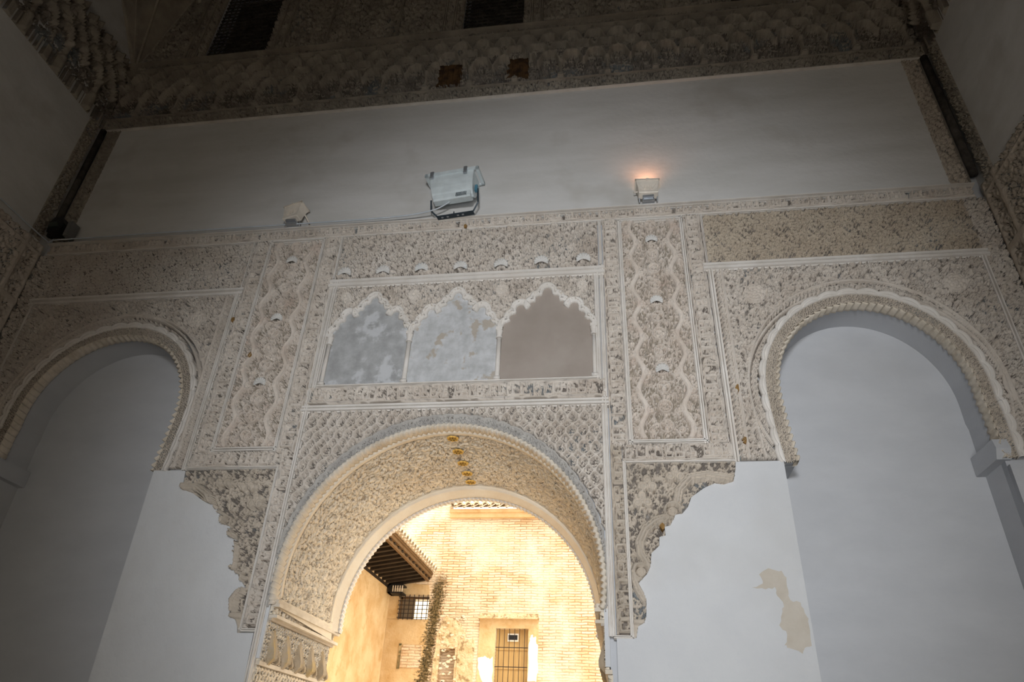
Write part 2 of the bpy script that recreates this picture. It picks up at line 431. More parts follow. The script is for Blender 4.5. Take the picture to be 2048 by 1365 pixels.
m_white_metal = plain('painted_light_grey_metal', (.72, .80, .83), .4)
m_cream_metal = plain('painted_cream_metal', (.86, .79, .70), .45)
m_dark_metal = plain('dark_steel', (.05, .07, .09), .45, .3)
m_blue_plastic = plain('blue_grey_plastic', (.10, .26, .36), .4)
m_alu = plain('aluminium', (.55, .58, .62), .35, .7)
m_white_cable = plain('white_cable_sheath', (.62, .68, .74), .5)
m_black = plain('black_plastic', (.008, .008, .009), .5)
m_green_grey = plain('dull_green_glass', (.035, .05, .04), .3)
mg, gn, gl, gb = nt_mat('lamp_glass'); gb.inputs['Base Color'].default_value = (.8, .8, .8, 1); gb.inputs['Roughness'].default_value = .15
mlit, _n, _l, _b = nt_mat('lit_lamp_glass'); _b.inputs['Emission Color'].default_value = (1, .62, .33, 1); _b.inputs['Emission Strength'].default_value = 2

# ------------------------------------------------------------------ the hall
ZT = 9.4
def side_arch(sx, g=0., n=90, zs=1.965):
    """outline of a side recess from its left foot over the crown to its right foot"""
    cz, a, b = 2.52, (.698 if sx > 0 else .768)+g, .777+g; cx = 3.213 if sx > 0 else 3.145
    R = []
    for k in range(12): z = zs+(cz-zs)*k/12; R.append((cx-a+.045*((cz-z)/.555)**1.5, z))
    for k in range(n+1):
        th = PI-PI*k/n; R.append((cx+a*math.cos(th), cz+b*math.sin(th)))
    for k in range(1, 13): z = cz-(cz-zs)*k/12; R.append((cx+a+.01, z) if k > 3 else (cx+a, z))
    if sx < 0: R = [(-x, z) for x, z in R][::-1]
    return R
NEAR = {-1: 2.35, 1: 2.463}
def niche_hole(sx, g, far):
    c = side_arch(sx, g); nr = NEAR[sx]
    if sx > 0: return c+[(far, 1.96), (far, -1.59), (nr-.01, -1.59), (nr+.01, 1.96)]
    return c+[(-nr-.01, 1.96), (-nr+.01, -1.59), (-far, -1.59), (-far, 1.96)]
CA, CR = (0., 1.13), 1.164
def centre_arc(r, th0=190, th1=-10, n=120, c=CA):
    return [(c[0]+r*math.cos(math.radians(th0+(th1-th0)*k/n)), c[1]+r*math.sin(math.radians(th0+(th1-th0)*k/n))) for k in range(n+1)]
def centre_hole(r):
    return centre_arc(r)+[(1.168, .93), (1.168, .62), (1.2, .60), (1.2, -1.59), (-1.2, -1.59), (-1.2, .60), (-1.168, .62), (-1.168, .93)]
rect = lambda x0, x1, z0, z1: [(x0, z0), (x1, z0), (x1, z1), (x0, z1)]
WIN = [(-3.62, -2.77), (-.31, .42), (2.77, 3.62)]
wins = [rect(a, b, 7.33, 9.0) for a, b in WIN]
wf = slab('wall_front', [rect(-4.5, 4.5, -1.6, ZT), niche_hole(-1, .02, 3.93), niche_hole(1, .02, 3.93), centre_hole(1.172)]+wins, .030, .09, m_white)
tag(wf, kind='structure')
w2 = slab('niche_ring', [rect(-4.5, 4.5, -1.6, ZT), niche_hole(-1, 0, 3.93), niche_hole(1, 0, 3.93), centre_hole(1.172)]+wins, .09, .335, m_white, wf)
w3 = slab('wall_core', [rect(-4.5, 4.5, -1.6, ZT), centre_hole(1.172)], .335, 1.2, m_white, wf)
for sx in (-1, 1):   # impost blocks at the far jambs of the recesses
    b = MB(); x0, x1 = (3.865, 3.96) if sx > 0 else (-3.96, -3.865)
    b.prism([(.0, 1.96), (.33, 1.96), (.33, 2.10), (-.02, 2.10), (-.04, 2.03)], x0, x1, 'x')
    b.V = [(x, y, z+Z0) for x, y, z in b.V]
    b.build('impost_block', m_white, wf)
# smooth lower plaster with its ragged upper edge
QL = [(-2.122, 1.953), (-2.105, 1.80), (-2.00, 1.765), (-1.897, 1.703), (-1.80, 1.67), (-1.732, 1.60), (-1.71, 1.53), (-1.62, 1.50), (-1.60, 1.425), (-1.54, 1.40), (-1.522, 1.30), (-1.50, 1.22), (-1.53, 1.19), (-1.47, 1.16), (-1.419, 1.10), (-1.385, 1.06), (-1.44, 1.02), (-1.462, .98), (-1.44, .90), (-1.445, .86), (-1.40, .84), (-1.375, .80), (-1.362, .754)]
QR = [(2.134, 1.96), (2.125, 1.90), (2.097, 1.811), (2.03, 1.79), (1.97, 1.80), (1.90, 1.77), (1.866, 1.747), (1.80, 1.70), (1.77, 1.63), (1.731, 1.585), (1.68, 1.575), (1.64, 1.50), (1.60, 1.49), (1.603, 1.43), (1.56, 1.42), (1.555, 1.36), (1.50, 1.31), (1.485, 1.22), (1.46, 1.17), (1.40, 1.11), (1.43, 1.05), (1.446, .99), (1.44, .90), (1.425, .865), (1.385, .84), (1.37, .77)]
def pier(sx, Q):
    nr = NEAR[sx]*sx
    P = [(sx*1.245, -1.59), (sx*1.245, .775)]+[(x, z) for x, z in Q[::-1]]+[(sx*2.46, 1.962), (nr, 1.95), (nr-.02*sx, -1.59)]
    if sx < 0: P[0] = (-1.20, -1.59); P[1] = (-1.24, .755); P[-2] = (-2.40, 1.96); P[-3] = (-2.40, 1.96); P.pop(-2)
    return P
for sx, Q in ((-1, QL), (1, QR)):
    slab('plaster_coat', [pier(sx, Q)], -.030, .031, m_pier, wf)
patch = [(2.127, 1.089), (2.202, 1.113), (2.187, 1.174), (2.252, 1.211), (2.333, 1.193), (2.352, 1.127), (2.346, 1.055), (2.351, 1.015), (2.407, .998), (2.431, .941), (2.444, .884), (2.436, .741), (2.395, .734), (2.378, .701), (2.293, .727), (2.279, .748), (2.305, .804), (2.263, .859), (2.293, .939), (2.308, .997), (2.274, 1.043), (2.275, 1.09), (2.209, 1.078)]
_r = random.Random(12); patch = [(x0+(x1-x0)*f+_r.uniform(-.006, .006), z0+(z1-z0)*f+_r.uniform(-.006, .006)) for (x0, z0), (x1, z1) in zip(patch, patch[1:]+patch[:1]) for f in (0, .33, .66)]
slab('bare_patch', [patch], -.0315, -.029, m_patch, wf)
# white field of the upper wall
slab('upper_plaster_field', [rect(-4.26, 4.26, 4.43, 6.18)], -.012, .031, m_panel, wf)
for sx in (-1, 1):
    slab('plaster_coat', [rect(*sorted((3.93*sx, 4.5*sx)), -1.59, 1.92)], -.012, .031, m_white, wf)
    slab('plaster_coat', [rect(*sorted((1.168*sx, 1.20*sx)), .60, .95)], -.012, .031, m_pier, wf)
fl = MB().box(-6, 6, -11.2, 1.2, -.2, 0).build('floor', m_stone); tag(fl, kind='structure')
ce = MB().box(-4.9, 4.9, -9.9, 1.2, ZT+Z0, ZT+Z0+.3).build('ceiling', m_ceil); tag(ce, kind='structure')
for nm, x0, x1 in (('wall_left', -4.9, -4.5), ('wall_right', 4.5, 4.9)):
    tag(MB().box(x0, x1, -9.6, 1.2, 0, ZT+Z0).build(nm, m_panel), kind='structure')
tag(slab('wall_back', [rect(-4.9, 4.9, -1.6, ZT), rect(.5, 3.3, -1.59, 1.6)], -9.9, -9.6, m_white), kind='structure')
# windows high in the wall
for k, (a, b) in enumerate(WIN):
    mb = MB(); mb.box(a, b, .26, .30, 7.33+Z0, 9.0+Z0)
    w = mb.build('window_%d' % (k+1), m_recess_dark); tag(w, kind='structure')
    lt = MB()
    n = int((b-a)/.07)
    for i in range(n+1):
        x = a+.02+(b-a-.04)*i/n; P = [(x+.018*math.sin(q*PI/2+i*PI), .05, Z0+7.33+q*.035) for q in range(int(1.67/.035)+1)]
        lt.tube(P, .009, 4)
    for j in range(24): z = Z0+7.36+j*.07; lt.box(a, b, .04, .058, z-.006, z+.006)
    lt.build('window_lattice', m_recess_dark, w)

# ------------------------------------------------------------------ carved plaster of the great wall
def ring_dist(cx, cz): return lambda X, Z: np.hypot(X-cx, Z-cz)
allx = None
# 1 top inscription band
t = thing('inscription_band', 'long narrow carved inscription band along the foot of the plain white field', 'carved band', (0, 0, 4.33+Z0))
relief('carved_lettering', (-4.40, 4.40, 4.335, 4.435), None, pat(SCR2, .1, -4.335), m_stucco, t, depth=.036)
moulding('ledge', [((-4.40, 4.448), (4.40, 4.448))], .028, m_mould, t, proud=.075)
moulding('fillet', [((-4.40, 4.325), (4.40, 4.325))], .022, m_mould, t, proud=.036)
# 2 outer lattice friezes
for sx, nm in ((-1, 'left'), (1, 'right')):
    x0, x1 = (2.14, 4.30) if sx > 0 else (-4.30, -2.14)
    t = thing('lattice_frieze', 'wide frieze of fine carved lattice above the %s arch, under the inscription band' % nm, 'carved frieze', (3.2*sx, 0, 3.78+Z0))
    relief('carved_lattice', (x0, x1, 3.785, 4.312), None, pat(FOL2, .1, .2, k=1.25), m_stucco_tan if sx > 0 else m_stucco, t, depth=.026, step=.0048)
    moulding('fillet', [((2.128*sx, 3.78), (2.128*sx, 4.31))], .02, m_mould, t, proud=.036)
# 3 tall scrollwork panels with shells
def tall_panel_tile(seed):
    R = random.Random(seed); T = Tile(.51, 2.14); W = .51
    for q in range(2300):   # small leaf ground
        T.leaf((R.uniform(0, W), R.uniform(0, 2.14)), R.uniform(0, 6.3), R.uniform(.014, .028), R.uniform(.0035, .005), R.uniform(-1.3, 1.3), R.uniform(.45, .72))
    for s_ in (-1, 1):     # broad wavy ribbons
        P = []; 
        for k in range(215):
            z = k*.01; P.append((W/2+s_*(.155+.028*math.sin(2*PI*z/.328)+.01), z))
        T.line(P, .020, .78, .15)
        for o in (-.018, .018): T.line([(x+o, z) for x, z in P], .0045, 1.0)
        for k in range(14):
            z = .05+k*.164; sg = 1 if k % 2 else -1
            T.spiral((W/2+s_*(.105 if sg > 0 else .225), z+.02), .031, PI/2, 1.4, .0075, -s_*sg, 1.0)
            T.spiral((W/2+s_*.222, z-.04), .022, 0, 1.2, .006, s_, .95)
            T.leaf((W/2+s_*.09, z-.05), PI/2-s_*.3, .07, .009, s_*.8, .95)
    for k in range(14):
        z = 2.075-k*.1645
        if z < -.05: break
        ty = k % 4
        if ty == 1: T.ring((W/2, z), .052, .0065, .9)
        elif ty == 3: T.ring((W/2, z), .052, .007, 1); T.ring((W/2, z), .026, .005, .9); [T.seg((W/2+.012*math.cos(a), z+.012*math.sin(a)), (W/2+.046*math.cos(a), z+.046*math.sin(a)), .0045, .0045, .9) for a in np.arange(8)*PI/4]
        else:
            T.ring((W/2, z), .050, .006, .95)
            for s_ in (-1, 1): T.leaf((W/2, z-.045), PI/2-s_*.9, .095, .010, s_*1.7, .95)
        T.ring((W/2, z+.082), .010, .005, .9)
    return fill(T, .80, .7, R, .6)
def shell_mesh(cx, cz, r, y, mat, parent, name='shell', squash=.9, up=1):
    """scallop: fluted fan rising from its hinge"""
    nt, nr = 55, 8; V = []; F = []
    for i in range(nr+1):
        q = i/nr
        for k in range(nt+1):
            a = math.radians(-28+236*k/nt); fl = abs(math.cos((k/nt-.5)*PI*9)); edge = 1+.07*fl*q
            rr = r*q*edge; bul = math.sin(min(1, q*1.02)*PI*.93)**.8*.13*r+(.20*r*fl*q)
            V.append((cx+rr*math.cos(a), y-bul*.9-.002, Z0+cz-.35*r+squash*rr*math.sin(a)*1.12*up))
    for i in range(nr):
        for k in range(nt): b = i*(nt+1)+k; F.append((b, b+1, b+nt+2, b+nt+1))
    n = len(V)
    for k in range(nt+1): vx = V[nr*(nt+1)+k]; V.append((vx[0], y+.008, vx[2]))
    for k in range(nt): b = nr*(nt+1)+k; F.append((b, b+1, n+k+1, n+k))
    return mesh_obj(name, V, F, mat, parent)
for sx, nm in ((-1, 'left'), (1, 'right')):
    T = tall_panel_tile(4+sx); x0, x1 = (1.42, 1.93) if sx > 0 else (-1.93, -1.42)
    t = thing('scrollwork_panel', 'tall %s upright panel of carved scrolls with a chain of shells and rosettes' % nm, 'carved panel', (1.675*sx, 0, 2.12+Z0))
    relief('carved_scrollwork', (x0, x1, 2.155, 4.285), None, lambda X, Z, T=T, x0=x0: T.sample(X-x0, Z-2.15), m_stucco_rosy, t, depth=.044, step=.0050, ground=m_ground_shade_pale)
    moulding('panel_frame', [((1.405*sx, 2.12), (1.405*sx, 4.305)), ((1.945*sx, 2.12), (1.945*sx, 4.305)), ((1.405*sx, 2.132), (1.945*sx, 2.132)), ((1.405*sx, 4.296), (1.945*sx, 4.296))], .036, m_mould, t)
    for k in (1, 5, 9, 13):
        z = 2.15+2.075-k*.1645
        if z > 2.2: shell_mesh((x0+x1)/2, z, .050, -.044, m_shell, t)
# 4 upright inscription strips
for sx, nm in ((-1, 'left'), (1, 'right')):
    x0, x1 = (1.968, 2.116) if sx > 0 else (-2.116, -1.968)
    t = thing('inscription_strip', 'upright carved inscription strip on the outer side of the %s scrollwork panel, beside the arch' % nm, 'carved strip', (2.04*sx, 0, 1.97+Z0))
    relief('carved_lettering', (x0, x1, 1.985, 4.315), None, pat(SCR, .3, -x0 if sx > 0 else .008, sw=True), m_stucco, t)
    x0, x1 = (1.248, 1.384) if sx > 0 else (-1.384, -1.248)
    t = thing('inscription_strip', 'upright carved inscription strip between the %s scrollwork panel and the central arch' % nm, 'carved strip', (1.30*sx, 0, .77+Z0))
    relief('carved_lettering', (x0, x1, 2.10, 4.315), None, pat(SCR, .7, -x0, sw=True), m_stucco, t)
    x0, x1 = (1.247, 1.332) if sx > 0 else (-1.332, -1.247)
    relief('lower_carving', (x0, x1, .79, 2.11), None, pat(SCR2, .2, -x0, sw=True), m_stucco_brown if sx > 0 else m_stucco, t)
    moulding('fillet', [((1.345*sx, .78), (1.345*sx, 1.97)), ((1.24*sx, .775), (1.345*sx, .775))], .026, m_mould, t, proud=.04)
    t = thing('inscription_band', 'short carved inscription band under the foot of the %s scrollwork panel' % nm, 'carved band', (1.74*sx, 0, 1.965+Z0))
    x0, x1 = (1.336, 2.116) if sx > 0 else (-2.116, -1.336)
    relief('carved_lettering', (x0, x1, 1.982, 2.108), None, pat(SCR, .5, -1.98), m_stucco, t)
    moulding('fillet', [((1.36*sx, 1.972), (2.13*sx, 1.972))], .020, m_mould, t, proud=.04)
# 5 shell frieze over the arcade
t = thing('shell_frieze', 'carved foliage frieze with a row of seven shells above the blind arcade', 'carved frieze', (0, 0, 3.82+Z0))
relief('carved_foliage', (-1.205, 1.205, 3.825, 4.312), None, pat(MFOL, .02, .1, k=1.2), m_stucco, t, depth=.044, step=.0052)
moulding('fillet', [((-1.225, 3.82), (-1.225, 4.31)), ((1.225, 3.82), (1.225, 4.31))], .026, m_mould, t, proud=.04)
for x, z in ((-1.122, 3.871), (-.753, 3.867), (-.390, 3.871), (-.028, 3.868), (.342, 3.868), (.703, 3.878), (1.076, 3.880)):
    shell_mesh(x, z+.012, .060, -.044, m_shell, t)
def tR():
    T = Tile(.2, .2); return T
# 6 blind arcade
t = thing('blind_arcade', 'framed blind arcade of three small lobed arches filled with plaster above the central arch', 'blind arcade', (0, 0, 2.68+Z0))
def link(p, q, sag, n=7):
    p = np.array(p); q = np.array(q); c = (p+q)/2; L = np.linalg.norm(q-p); t_ = (q-p)/L; nn = np.array([-t_[1], t_[0]]); out = []
    for k in range(n):
        a = PI-PI*k/n; out.append(tuple(c+t_*L/2*math.cos(a)+nn*sag*L*math.sin(a)))
    return out
def lobed(xa, xb, z0=3.19):
    c, h = (xa+xb)/2, (xb-xa)/2
    H = [(-1, 0), (-.87, .085), (-.74, .165), (-.42, .205), (-.30, .285), (-.165, .345)]
    H = [(c+x*h, z0+z) for x, z in H]; G = [(2*c-x, z) for x, z in H[::-1]]
    pts = H+G; sag = [.30, .30, .62, .35, .35, .68, .35, .35, .62, .30, .30]; out = []
    for p, q, s_ in zip(pts[:-1], pts[1:], sag): out += link(p, q, s_)
    return out+[pts[-1]]
SPR = [(-1.145, -.435), (-.405, .345), (.375, 1.145)]
arcs = [lobed(a, b) for a, b in SPR]
poly = [(-1.16, 3.70), (-1.16, 3.19)]
for a in arcs: poly += a
poly += [(1.16, 3.19), (1.16, 3.70)]
T6 = t_foliage(.38, .38, 90, .8, 77)
def h6(X, Z):
    h = pat(T6, k=1.2)(X, Z)
    for cx, cz, r in ((-1.07, 3.60, .05), (-.43, 3.58, .06), (.36, 3.59, .06), (1.06, 3.60, .05)):
        d = np.hypot(X-cx, Z-cz); a = np.arctan2(Z-cz, X-cx)
        h = np.where(d < r, .65+.35*np.abs(np.cos(a*6+d*90))*(d > .012), h); h = np.where((d > r) & (d < r*1.18), .1, h)
    return h
relief('carved_spandrel', (-1.16, 1.16, 3.17, 3.70), in_poly(poly), h6, m_stucco, t, depth=.044, step=.0050)
for a in arcs:
    def mm_(SS, TT, O, Y): return 0*SS, -.006*np.abs(np.sin(TT*PI*3))
    sweep('lobed_arch', a, [(-.022, .03), (-.022, -.026), (-.008, -.036), (.000, -.030), (.012, -.042), (.026, -.040), (.028, .031)], m_mould, t, ds=.006, sub=1, smooth=False)
for (a, b), mt, lb in zip(SPR, (m_grey_infill, m_pale_infill, m_brown_infill), ('worn grey plaster filling', 'pale cracked plaster filling', 'smooth taupe plaster filling')):
    k = SPR.index((a, b)); o = slab('infill_panel', [arcs[k]+[(b+.03, 2.70), (a-.03, 2.70)]], -.004, .031, mt, t); o['label'] = lb
for x, full in ((-.420, 1), (.360, 1), (-1.135, 0), (1.15, 0)):
    mb = MB(); r = .020 if full else .016
    mb.tube([(x, -.016, Z0+2.71), (x, -.016, Z0+3.10)], r, 12)
    mb.box(x-.026, x+.026, -.045, 0, Z0+2.70, Z0+2.725)
    c = mb.build('column', m_mould, t, True)
    cb = MB(); cb.box(x-.028, x+.028, -.048, 0, Z0+3.165, Z0+3.195); cb.tube([(x, -.02, Z0+3.095), (x, -.02, Z0+3.11)], .027, 12); cb.tube([(x, -.02, Z0+3.11), (x, -.02, Z0+3.165)], [.020, .030], 12)
    cb.build('capital', m_mould, c)
moulding('frame', [((-1.20, 3.757), (1.20, 3.757))], .11, m_mould, t, proud=.05)
moulding('frame', [((-1.183, 2.685), (-1.183, 3.76))], .042, m_mould, t); moulding('frame', [((1.183, 2.685), (1.183, 3.76))], .042, m_mould, t)
moulding('frame', [((1.226, 2.53), (1.226, 3.80)), ((-1.226, 2.53), (-1.226, 3.80))], .034, m_mould, t, proud=.04)
moulding('sill', [((-1.18, 2.690), (1.18, 2.690))], .02, m_mould, t, proud=.04)
# 7 inscription band under the arcade
t = thing('inscription_band', 'carved inscription band between the blind arcade and the central arch frame', 'carved band', (0, 0, 2.52+Z0))
relief('carved_lettering', (-1.235, 1.235, 2.528, 2.676), None, pat(SCR, 0, -2.53), m_stucco, t, depth=.036)
# 8 central arch
t = thing('central_arch', 'great central round arch of carved plaster open to the sunny courtyard', 'arch', (0, 0, .93+Z0))
moulding('alfiz_frame', [((-1.215, 2.478), (1.215, 2.478))], .072, m_mould, t, proud=.05)
moulding('alfiz_frame', [((-1.216, .25), (-1.216, 2.49))], .046, m_mould, t); moulding('alfiz_frame', [((1.216, .80), (1.216, 2.49))], .046, m_mould, t)
OC, ORR = (0.0, 1.184), 1.205
def outer_r(X, Z):
    a = np.arctan2(Z-OC[1], X-OC[0]); return ORR+.010*np.abs(np.sin(a*ORR/.115*PI/1.0))
relief('carved_spandrel', (-1.192, 1.192, .98, 2.442), lambda x, z: np.hypot(x-OC[0], z-OC[1]) > outer_r(x, z)+.012, pat(NET, .0, .05, k=.95, a=.006), m_stucco, t, depth=.044, step=.0052)
def h8(X, Z):
    a = np.arctan2(Z-OC[1], X-OC[0]); r = np.hypot(X-OC[0], Z-OC[1]); u = a*1.2
    d = outer_r(X, Z)-r
    h = LACE.sample(u*1.5, r*1.5)*.8
    return np.where(d < .014, 1.0, np.where(d < .02, .2, h))
relief('patterned_arch_band', (-1.24, 1.24, .93, 2.42), lambda x, z: (np.hypot(x-OC[0], z-OC[1]) < outer_r(x, z)) & (np.hypot(x, z-CA[1]) > 1.190) & (np.abs(x) < 1.193), h8, m_stucco_grey, t, depth=.032, step=.0058)
def teeth(period, amp, slant=0.):
    def f(S_, T_, O, Y):
        ph = (S_/period+slant*T_) % 1.0
        w = np.where(ph < .8, ph/.8, (1-ph)/.2); env = np.clip(T_*5, 0, 1)*np.clip((1-T_)*5, 0, 1)
        return -amp*w*env, -amp*.7*w*env
    return f
sweep('toothed_edging', centre_arc(CR, 189, -9), [(.034, .031), (.032, -.026), (.012, -.030), (.0, -.006), (0, .056), (.008, .062)], m_teeth, t, ds=.0052, mod=teeth(.042, .020, .6), sub=3)
# soffit: carved barrel between the front and the back rim
def soffit():
    th = np.arange(math.radians(-9.8), math.radians(189.8), .0075/1.15); y = np.arange(.055, 1.06, .0085)
    TH, Y = np.meshgrid(th, y, indexing='ij')
    T = t_foliage(.44, .44, 64, 1.15, 55); s = TH*1.15
    h = T.sample(s+.004*np.sin(Y*20), Y+.1)
    e = (Y < .10) | (Y > 1.01); h = np.where(e, .9, h)
    h = np.where((np.abs(Y-.105) < .006) | (np.abs(Y-1.005) < .006), 0, h)
    zz = CA[1]-.06*Y+(1.15-.028*Y)*np.sin(TH); h = np.where(zz < 1.005, .9, h); h = np.where((zz > 1.005) & (zz < 1.015), 0, h)
    r = 1.168-.020*h-.028*Y
    r = np.where(Y < .06, 1.168, r)
    V = np.stack([r*np.cos(TH), Y, CA[1]-.06*Y+Z0+r*np.sin(TH)], 2).reshape(-1, 3)
    n, m = TH.shape; idx = np.arange(n*m).reshape(n, m)
    F = np.stack([idx[:-1, :-1], idx[1:, :-1], idx[1:, 1:], idx[:-1, 1:]], 2).reshape(-1, 4)
    o = mesh_obj('carved_soffit', V, F, m_stucco_warm, t); o.data.materials.append(m_ground_shade_pale)
    hq = (h[:-1, :-1]+h[1:, 1:]).ravel()/2 < .12; o.data.polygons.foreach_set('material_index', hq.astype(np.int32)); return o  # recess shade of the soffit painted on its lowest faces
soffit()
BA = (0., 1.03)
sweep('inner_rim', centre_arc(1.09, 184, -4, c=BA), [(.075, 1.00), (.074, .985), (.060, .98), (.056, 1.02), (.050, 1.02), (.042, 1.01), (.036, 1.04), (.02, 1.08), (.004, 1.12), (.0, 1.14)], m_stucco_warm, t, ds=.01, sub=1, mod=lambda S_, T_, O, Y: ((.052)*np.sin(np.clip(S_/3.56, 0, 1)*PI)**2*np.clip(1-T_*1.6, 0, 1), 0))
sweep('inner_toothed_edging', centre_arc(1.09, 184, -4, c=BA), [(.08, 1.14), (.0, 1.14), (-.002, 1.17), (.0, 1.21), (.08, 1.21)], m_mould, t, ds=.0062, mod=teeth(.038, .017, 0), sub=2)
for x, z, q in ((0, 1, .14), (0, 1, .36), (0, 1, .57), (0, 1, .76), (0, 1, .93)):
    mb = MB(); th = math.radians(90); r = 1.146-.088*q
    for i in range(7):
        a = i*2*PI/7; ra = .056
        mb.tube([(.0+ra*.5*math.cos(a), q+ra*.5*math.sin(a), Z0+CA[1]+r+.004), (ra*.5*math.cos(a), q+ra*.5*math.sin(a), Z0+CA[1]+r-.008)], .020, 7)
    mb.build('ochre_flower', m_ochre, t)
# 9 side arches
for sx, nm in ((-1, 'left'), (1, 'right')):
    t = thing('side_arch', '%s blind arch of carved plaster around a plain white recess' % nm, 'arch', (3.2*sx, 0, 1.965+Z0))
    moulding('alfiz_frame', [((2.135*sx, 3.728), (4.28*sx, 3.728))], .092, m_mould, t, proud=.05)
    moulding('alfiz_frame', [((2.143*sx, 1.98), (2.143*sx, 3.70))], .044, m_mould, t)
    moulding('alfiz_frame', [((4.275*sx, 1.95), (4.275*sx, 3.70))], .046, m_mould, t)
    mid = side_arch(sx, .132); outp = in_poly(mid)
    T9 = t_foliage(.46, .40, 90, .95, 90+sx); rg = side_arch(sx, .215); ri = side_arch(sx, .200); in1, in2 = in_poly(rg), in_poly(ri)
    def h9(X, Z, T9=T9, in1=in1, in2=in2, sx=sx):
        h = pat(T9, k=1.2)(X, Z); b = in2(X, Z)
        h = np.where(b, BEAD.sample(X*1.2+Z*.9, np.hypot(X-3.2*sx, Z-2.52)+.01)*.8, h)
        h = np.where(in1(X, Z) & ~b, .95, h)
        h = np.where(np.abs(np.abs(X)-2.235) < .006, .95, h)
        bd = np.abs(X) < 2.229; h = np.where(bd, BEAD.sample(Z, np.abs(X)-2.165+.01), h)
        for cx, cz in ((2.47*sx, 3.43), (4.0*sx, 3.44)):
            d = np.hypot(X-cx, Z-cz); a = np.arctan2(Z-cz, X-cx)
            ro = .55+.45*np.abs(np.sin(d*PI/.026))*(.6+.4*np.cos(a*8+d*60)); h = np.where(d < .088, ro, h); h = np.where((d > .088) & (d < .096), .1, h)
        return h
    zb = 1.985
    bb = (2.165, 4.252) if sx > 0 else (-4.252, -2.165)
    relief('carved_spandrel', (*bb, zb, 3.682), lambda x, z, outp=outp: ~outp(x, z) & ~((np.abs(x) > 2.42) & (np.abs(x) < 3.99) & (z < 2.0)), h9, m_stucco, t, depth=.044, step=.0054)
    ar = side_arch(sx, 0.)
    ar = [(x, z) for x, z in ar]
    def lob(S_, T_, O, Y):
        w = np.abs(np.sin(S_*PI/.135))**.6; e = np.clip(T_*4, 0, 1)*np.clip((1-T_)*6, 0, 1); return .020*(w-.6)*(T_ > .25), -.012*(w-.6)*e
    sweep('lobed_moulding', ar, [(.078, .031), (.078, -.018), (.084, -.034), (.094, -.036), (.099, -.022), (.104, -.040), (.118, -.042), (.128, -.034), (.130, .031)], m_mould, t, ds=.0075, mod=lob, sub=1)
    def carve(S_, T_, O, Y):
        h = LACE.sample(S_*1.5, T_*.12+.02); e = (T_ > .05) & (T_ < .95); return .0*S_, np.where(e, -.034*h+.020, 0), np.where(e, h*.5, 1)
    sweep('carved_arch_band', ar, [(.006, -.012), (.080, -.012)], m_stucco_brown, t, ds=.005, mod=carve, sub=17, close=False)
    sweep('toothed_edging', ar, [(.020, .03), (.012, -.012), (.006, -.022), (.0, -.010), (.0, .085), (.014, .095)], m_teeth, t, ds=.0056, mod=teeth(.056, .026, .6), sub=3)
    # outer margin against the corner
    bb = (4.30, 4.47) if sx > 0 else (-4.47, -4.30)
    relief('carved_margin', (*bb, 1.9, 4.312), None, pat(FOL2, .1, .2), m_stucco, t, step=.007)
# 10 broken lobed half arches at the piers
def px_curve(L): return L
def quarter(sx, Q, curves, rings, leaves, label):
    t = thing('broken_half_arch', label, 'carved fragment', (1.6*sx, 0, 1.2+Z0))
    P = [(1.358*sx, 1.962)]+[(x, z) for x, z in Q]+[(1.358*sx, Q[-1][1])]
    T = FOLF
    def h(X, Z):
        H = pat(T, k=1.2)(X, Z)*.55; H = np.where(Z < .87, .35, H)
        for pts in curves:
            D = np.full(X.shape, 9.); 
            for p, q in zip(pts[:-1], pts[1:]):
                dx, dy = q[0]-p[0], q[1]-p[1]; tt = np.clip(((X-p[0])*dx+(Z-p[1])*dy)/(dx*dx+dy*dy), 0, 1)
                D = np.minimum(D, np.hypot(X-p[0]-tt*dx, Z-p[1]-tt*dy))
            H = np.where(D < .034, np.where(D < .011, 1.7, np.where(D < .016, .7, np.where(D < .028, 1.45, .05))), H)
        for cx, cz, r in rings:
            D = np.hypot(X-cx, Z-cz); H = np.where(D < r, np.where(D > r-.013, 1.6, np.where(D > r-.021, .05, np.where(D < .018, .9, .55+.3*np.sin(D*300)))), H)
        for cx, cz in leaves:   # pale three-lobed leaves
            D = np.minimum(np.hypot((X-cx), (Z-cz-.03)*.8)-.016, np.minimum(np.hypot(X-cx-.035, Z-cz+.02), np.hypot(X-cx+.035, Z-cz+.02))-.022)
            H = np.where(D < .012, 1.25-.5*(np.abs(D) < .004), H)
        H = np.where((Z > .852) & (Z < .885), 1.1, H)
        return H
    xs = [p[0] for p in P]; zs = [p[1] for p in P]
    relief('carved_field', (min(xs), max(xs), min(zs), max(zs)), in_poly(P), h, m_stucco_brown, t, depth=.044, step=.0058)
quarter(1, QR, [[(1.49, 1.20), (1.43, 1.30), (1.425, 1.38), (1.47, 1.47), (1.545, 1.53), (1.60, 1.545)], [(1.70, 1.66), (1.72, 1.75), (1.80, 1.84), (1.93, 1.86), (2.09, 1.83)], [(1.40, 1.215), (1.375, 1.16), (1.40, 1.08), (1.445, 1.00)]],
        [(1.665, 1.60, .062), (1.425, 1.185, .055)], [(1.50, 1.80), (1.46, 1.68), (1.70, 1.87)],
        'broken lobed half arch of carved plaster with ragged edge, right of the central arch')
quarter(-1, QL, [[(-2.10, 1.815), (-1.97, 1.81), (-1.87, 1.745), (-1.80, 1.65), (-1.78, 1.58)], [(-1.69, 1.50), (-1.60, 1.44), (-1.54, 1.34), (-1.52, 1.20)], [(-1.41, 1.04), (-1.455, .96), (-1.44, .90)]],
        [(-1.72, 1.555, .06), (-1.455, 1.12, .045)], [(-1.55, 1.83), (-1.45, 1.69), (-1.75, 1.86)],
        'broken lobed half arch of carved plaster with ragged edge, left of the central arch')
